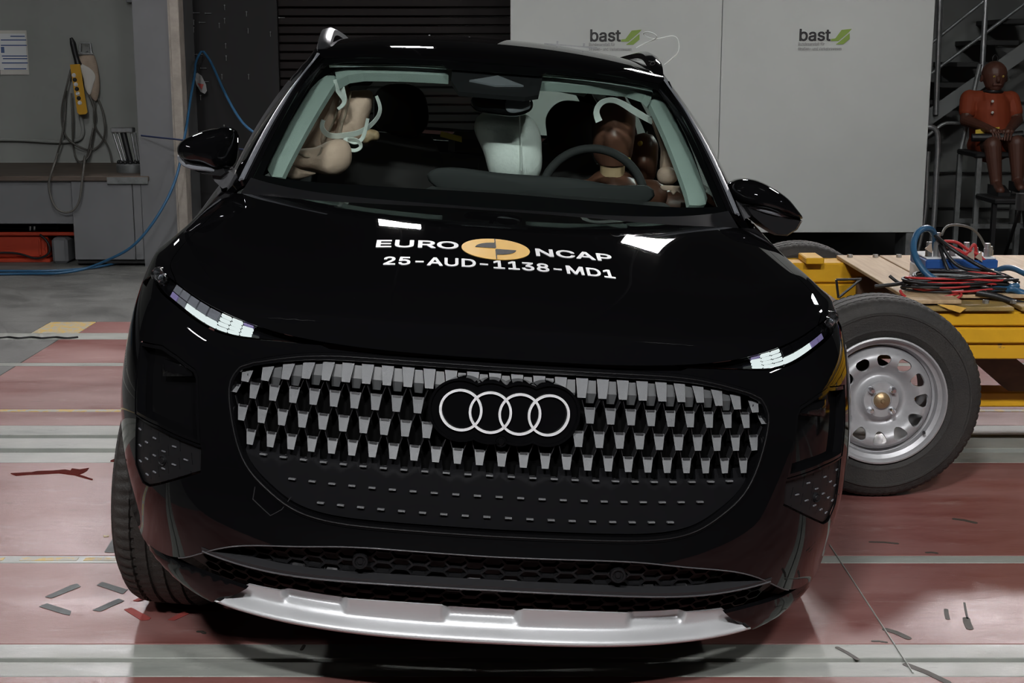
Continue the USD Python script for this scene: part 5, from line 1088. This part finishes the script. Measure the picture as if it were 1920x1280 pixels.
# wall hook, hanging bag, yellow pendant control
YH = YW - .06
hk = thing('wall_hook', 'pale metal bracket on the wall above the hanging bag', 'hook')
obj('bracket', cat_(tube([at(150, 82, YH), at(150, 100, YH)], .008), tube([at(150, 81, YH), at(169, 81, YH)], .008), tube([at(169, 81, YH), at(171, 100, YH)], .008), tube([at(146, 100, YH), at(175, 101, YH)], .012), tube([at(163, 95, YH), at(164, 103, YW)], .008)), 'steel', hk)
bag = [(148, 106), (160, 103), (173, 101), (180, 112), (184, 130), (187, 158), (184, 182), (180, 190), (172, 184), (166, 178), (160, 150), (152, 122)]
def stuffed(poly, Y, depth, mat, name, **k):
    ring = np.array([at(*p, Y) for p in smooth_path(poly, 48, closed=True)]); c = ring.mean(0); L = [(q, -depth * (1 - q ** 2.6) ** .5) for q in (0, .3, .6, .8, .92, .98, 1)]
    G = np.array([c + (ring - c) * q + [0, d, 0] for q, d in L] + [c + (ring - c) * q + [0, -d, 0] for q, d in L[::-1][1:]]); m = grid(G, closed_v=True); trimesh.repair.fix_normals(m); return obj(name, m, mat, smooth=60, **k)
hb = thing('hanging_bag', 'beige cloth bag with a white tag hanging on the left wall', 'bag')
stuffed(bag, YW - .05, .035, 'beige_cloth', 'bag_body', parent=hb)
tagp = [(149, 116), (155, 120), (168, 127), (179, 143), (174, 162), (168, 178), (160, 166), (157, 150)]
stuffed(tagp, YW - .082, .012, 'paper', 'tag', parent=hb)
pc_ = thing('pendant_control', 'yellow hanging push-button pendant with dark handle on the left wall', 'control')
yp = YW - .12
obj('box', hull([at(*p, yp + d) for p in ((131, 121), (150, 120), (164, 210), (161, 214), (149, 215), (145, 211)) for d in (0, .06)]), 'pendant_yellow', pc_, smooth=30)
for k in range(7):
    p = at(138.5 + k * 1.85, 141 + k * 8.6, yp); obj('push_button', lathe([(0, -.012), (.011, -.011), (.013, -.004), (.016, -.004), (.017, 0)], 16) .apply_translation(p), 'cable_black' if k % 2 else 'paper_white', pc_)
obj('handle', tube(smooth_path([at(147, 122, yp + .03), at(143, 108, yp + .03), at(139, 92, yp + .03), at(135, 76, yp + .03), at(133, 71, yp + .03)], 24), np.interp(np.linspace(0, 1, 24), [0, .2, .8, 1], [.03, .022, .024, .012]), 12), 'cable_black', pc_)
yq = YW - .06
q = lambda pts, Y0=yq: [at(a, b, Y0 - (.03 * math.sin(i * 1.7))) for i, (a, b) in enumerate(pts)]
cable('control_cable', q([(133, 130), (124, 165), (116, 205), (117, 235), (126, 258), (150, 276), (172, 281), (190, 268), (197, 240), (193, 210), (184, 186)]), .008, 'cable_grey', 'grey cable looped from the yellow pendant to the bag')
cable('control_cable', q([(134, 175), (136, 220), (137, 262), (141, 292), (150, 303), (162, 298), (172, 275), (178, 235), (176, 200), (168, 180)]), .008, 'cable_grey', 'grey cable in an inner loop under the yellow pendant')
cable('control_cable', q([(178, 190), (176, 215), (180, 240), (195, 262), (205, 280), (210, 308)]), .007, 'cable_grey', 'grey cable trailing from the bag to the shelf end')
cable('control_cable', q([(175, 240), (168, 272), (161, 305)]) + [at(155, 330, YB - .06), at(152, 355, YB - .06), at(145, 385, YB - .06), at(130, 398, YB - .06), at(110, 394, YB - .06), at(94, 365, YB - .06), at(92, 340, YB - .06), at(96, 325, YB - .06)] + q([(103, 304), (116, 255), (121, 220), (124, 170)]), .008, 'cable_grey', 'grey cable hanging in a long loop over the shelf edge', n=130)
# sensor rig on the shelf end
YS = 10.45; base = at(248, 318, YS); zsf = zt + .02
rig = thing('shelf_lamp', 'round metal device with upright rods at the shelf end', 'device')
k_ = .00394; cxr = at(245, 300, YS)[0]
zr = lambda py: at(245, py, YS)[2]
obj('drum', lathe([(0, zsf), (.10, zsf), (.105, zsf + .02), (.105, zsf + .055), (.095, zsf + .065), (0, zsf + .065)], 40, 'z').apply_translation((cxr, YS, 0)), 'steel_dull', rig)
tip = zr(248)
for dx, r_ in ((-.075, .008), (-.045, .008), (.06, .008), (.085, .008), (.0, .022)):
    obj('rod', tube([(cxr + dx * .75, YS, zsf + .06), (cxr + dx - .045, YS, tip)], r_, 10), 'steel' if r_ < .02 else 'cable_black', rig)
obj('head_bar', bx(cxr - .125, cxr + .035, YS - .04, YS + .04, tip, tip + .035, .005), 'steel', rig)
for a in np.linspace(0, 2 * np.pi, 14, endpoint=False): obj('clamp', place(trimesh.creation.icosphere(1, .016), (cxr + .085 * math.cos(a), YS + .085 * math.sin(a), zsf + .075)), 'cable_black', rig)
cable('thin_cord', [at(265, 254, 10.05), at(300, 258, 9.9), at(345, 263, 9.7), at(440, 278, 9.5), at(470, 282, 9.4)], .006, 'blue_dark', 'thin dark blue cord stretched from the pilaster to the right')
# blue hose: along the floor, up the pilaster, over a hook and down behind the car
hp = [on_floor(-520, 522, .012), on_floor(-250, 517, .012), on_floor(-60, 515, .012), on_floor(60, 513, .012), on_floor(120, 511, .02), at(165, 502, 9.75), at(205, 486, 9.7), at(245, 464, 9.65), at(285, 420, 9.65), at(315, 370, 9.7), at(334, 320, 9.8), at(342, 280, 9.9), at(350, 235, 10.1), at(358, 180, 10.3), at(366, 130, 10.6), at(373, 103, 10.75), at(379, 96, 10.78), at(386, 102, 10.75), at(400, 126, 10.6), at(416, 162, 10.3), at(440, 208, 9.9), at(470, 244, 9.4), at(500, 268, 9.1), at(540, 320, 8.8)]
cable('air_hose', hp, .0095, 'blue_hose', 'blue air hose from the floor up over a hook in the dark opening', n=200, cat='hose')
cable('air_hose', [on_floor(-520, 514, .012), on_floor(-250, 510, .012), on_floor(-60, 508, .012), on_floor(40, 508, .012), on_floor(110, 507, .012), on_floor(170, 502, .012), on_floor(230, 490, .012)], .009, 'blue_hose', 'straight blue hose lying on the floor behind the other one', n=60, cat='hose')
wt = thing('warning_disc', 'grey oval disc with a red triangle hanging in the dark opening', 'sign')
wd = [(364, 140), (370, 136), (378, 142), (386, 158), (388, 170), (384, 176), (376, 172), (368, 158)]
obj('disc', hull([at(*p, 10.8 + d) for p in wd for d in (0, .012)]), 'print_grey', wt); obj('triangle', hull([at(*p, 10.79 + d) for p in ((370, 156), (382, 158), (378, 168)) for d in (0, .006)]), 'tape_red', wt)
# ---------------------------------------------------------------- tape and puddle on the floor
def tape(px, mat, label, grp=None):
    v = [on_floor(*p) for p in px]; P = Polygon([(a[0], a[1]) for a in v]).buffer(.002, join_style=1)
    m = prism(list(P.exterior.coords)[:-1], .0008, .0015, 'xy'); obj('tape_strip', m, mat, smooth=False, label=label, cat='tape')
tape([(86, 1119), (97, 1121), (150, 1100), (144, 1095), (133, 1098)], 'tape_grey', 'grey tape strip with a dark edge, farther left of the four crossed ones')
tape([(75, 1137), (88, 1132), (132, 1146), (130, 1153), (120, 1151)], 'tape_grey', 'grey tape strip at the lower left with a curled dark end')
tape([(183, 1097), (192, 1092), (238, 1106), (230, 1113)], 'tape_grey', 'grey tape strip just left of the front tyre')
tape([(175, 1144), (188, 1146), (231, 1127), (222, 1123)], 'tape_grey', 'grey tape strip pointing at the red ones by the tyre')
tape([(197, 1035), (213, 1036), (229, 1014), (229, 1002), (217, 1003)], 'tape_grey', 'grey tape strip above the others, running under the tyre')
tape([(251, 1126), (260, 1127), (283, 1119), (278, 1115)], 'tape_red', 'short red tape strip touching the tyre')
tape([(234, 1143), (246, 1140), (282, 1159), (278, 1162), (266, 1163)], 'tape_red', 'red tape strip lying clear in front of the tyre')
tape([(316, 1162), (326, 1163), (353, 1151), (345, 1147)], 'tape_red', 'red tape strip in the shadow under the bumper')
tape([(195, 1004), (203, 1004), (203, 1006), (196, 1007)], 'yellow_line', 'tiny yellow scrap on the red floor left of the tyre')
pd = [(20, 888), (60, 886), (70, 884), (100, 883), (122, 881), (132, 883), (135, 879), (150, 881), (167, 878), (163, 883), (156, 887), (147, 890), (158, 893.5), (174, 899), (172, 900), (156, 895.5), (140, 891), (125, 889), (110, 887), (80, 889), (50, 890), (30, 892)]
P = Polygon([tuple(on_floor(*p)[:2]) for p in pd]).buffer(0); P = max(getattr(P, 'geoms', [P]), key=lambda g_: g_.area)
obj('puddle', prism(list(P.exterior.coords)[:-1], .0006, .003, 'xy'), 'fluid_red', smooth=40, label='dark red fluid puddle on the floor left of the car', cat='puddle')
P = Polygon([tuple(on_floor(*p)[:2]) for p in smooth_path([(207, 865), (215, 861), (228, 861), (228, 872), (216, 873), (222, 868)], 40, closed=True)]).buffer(0); P = max(getattr(P, 'geoms', [P]), key=lambda g_: g_.area)
obj('puddle', prism(list(P.exterior.coords)[:-1], .0006, .003, 'xy'), 'fluid_red', smooth=40, label='small red fluid splash beside the front wheel', cat='puddle')
cable('floor_wire', [on_floor(-250 + k * 22, 632.5 + (1.1 if k % 2 else -.7), .004) for k in range(19)], .006, 'cable_black', 'black wavy wire on the far grey strip of the floor')
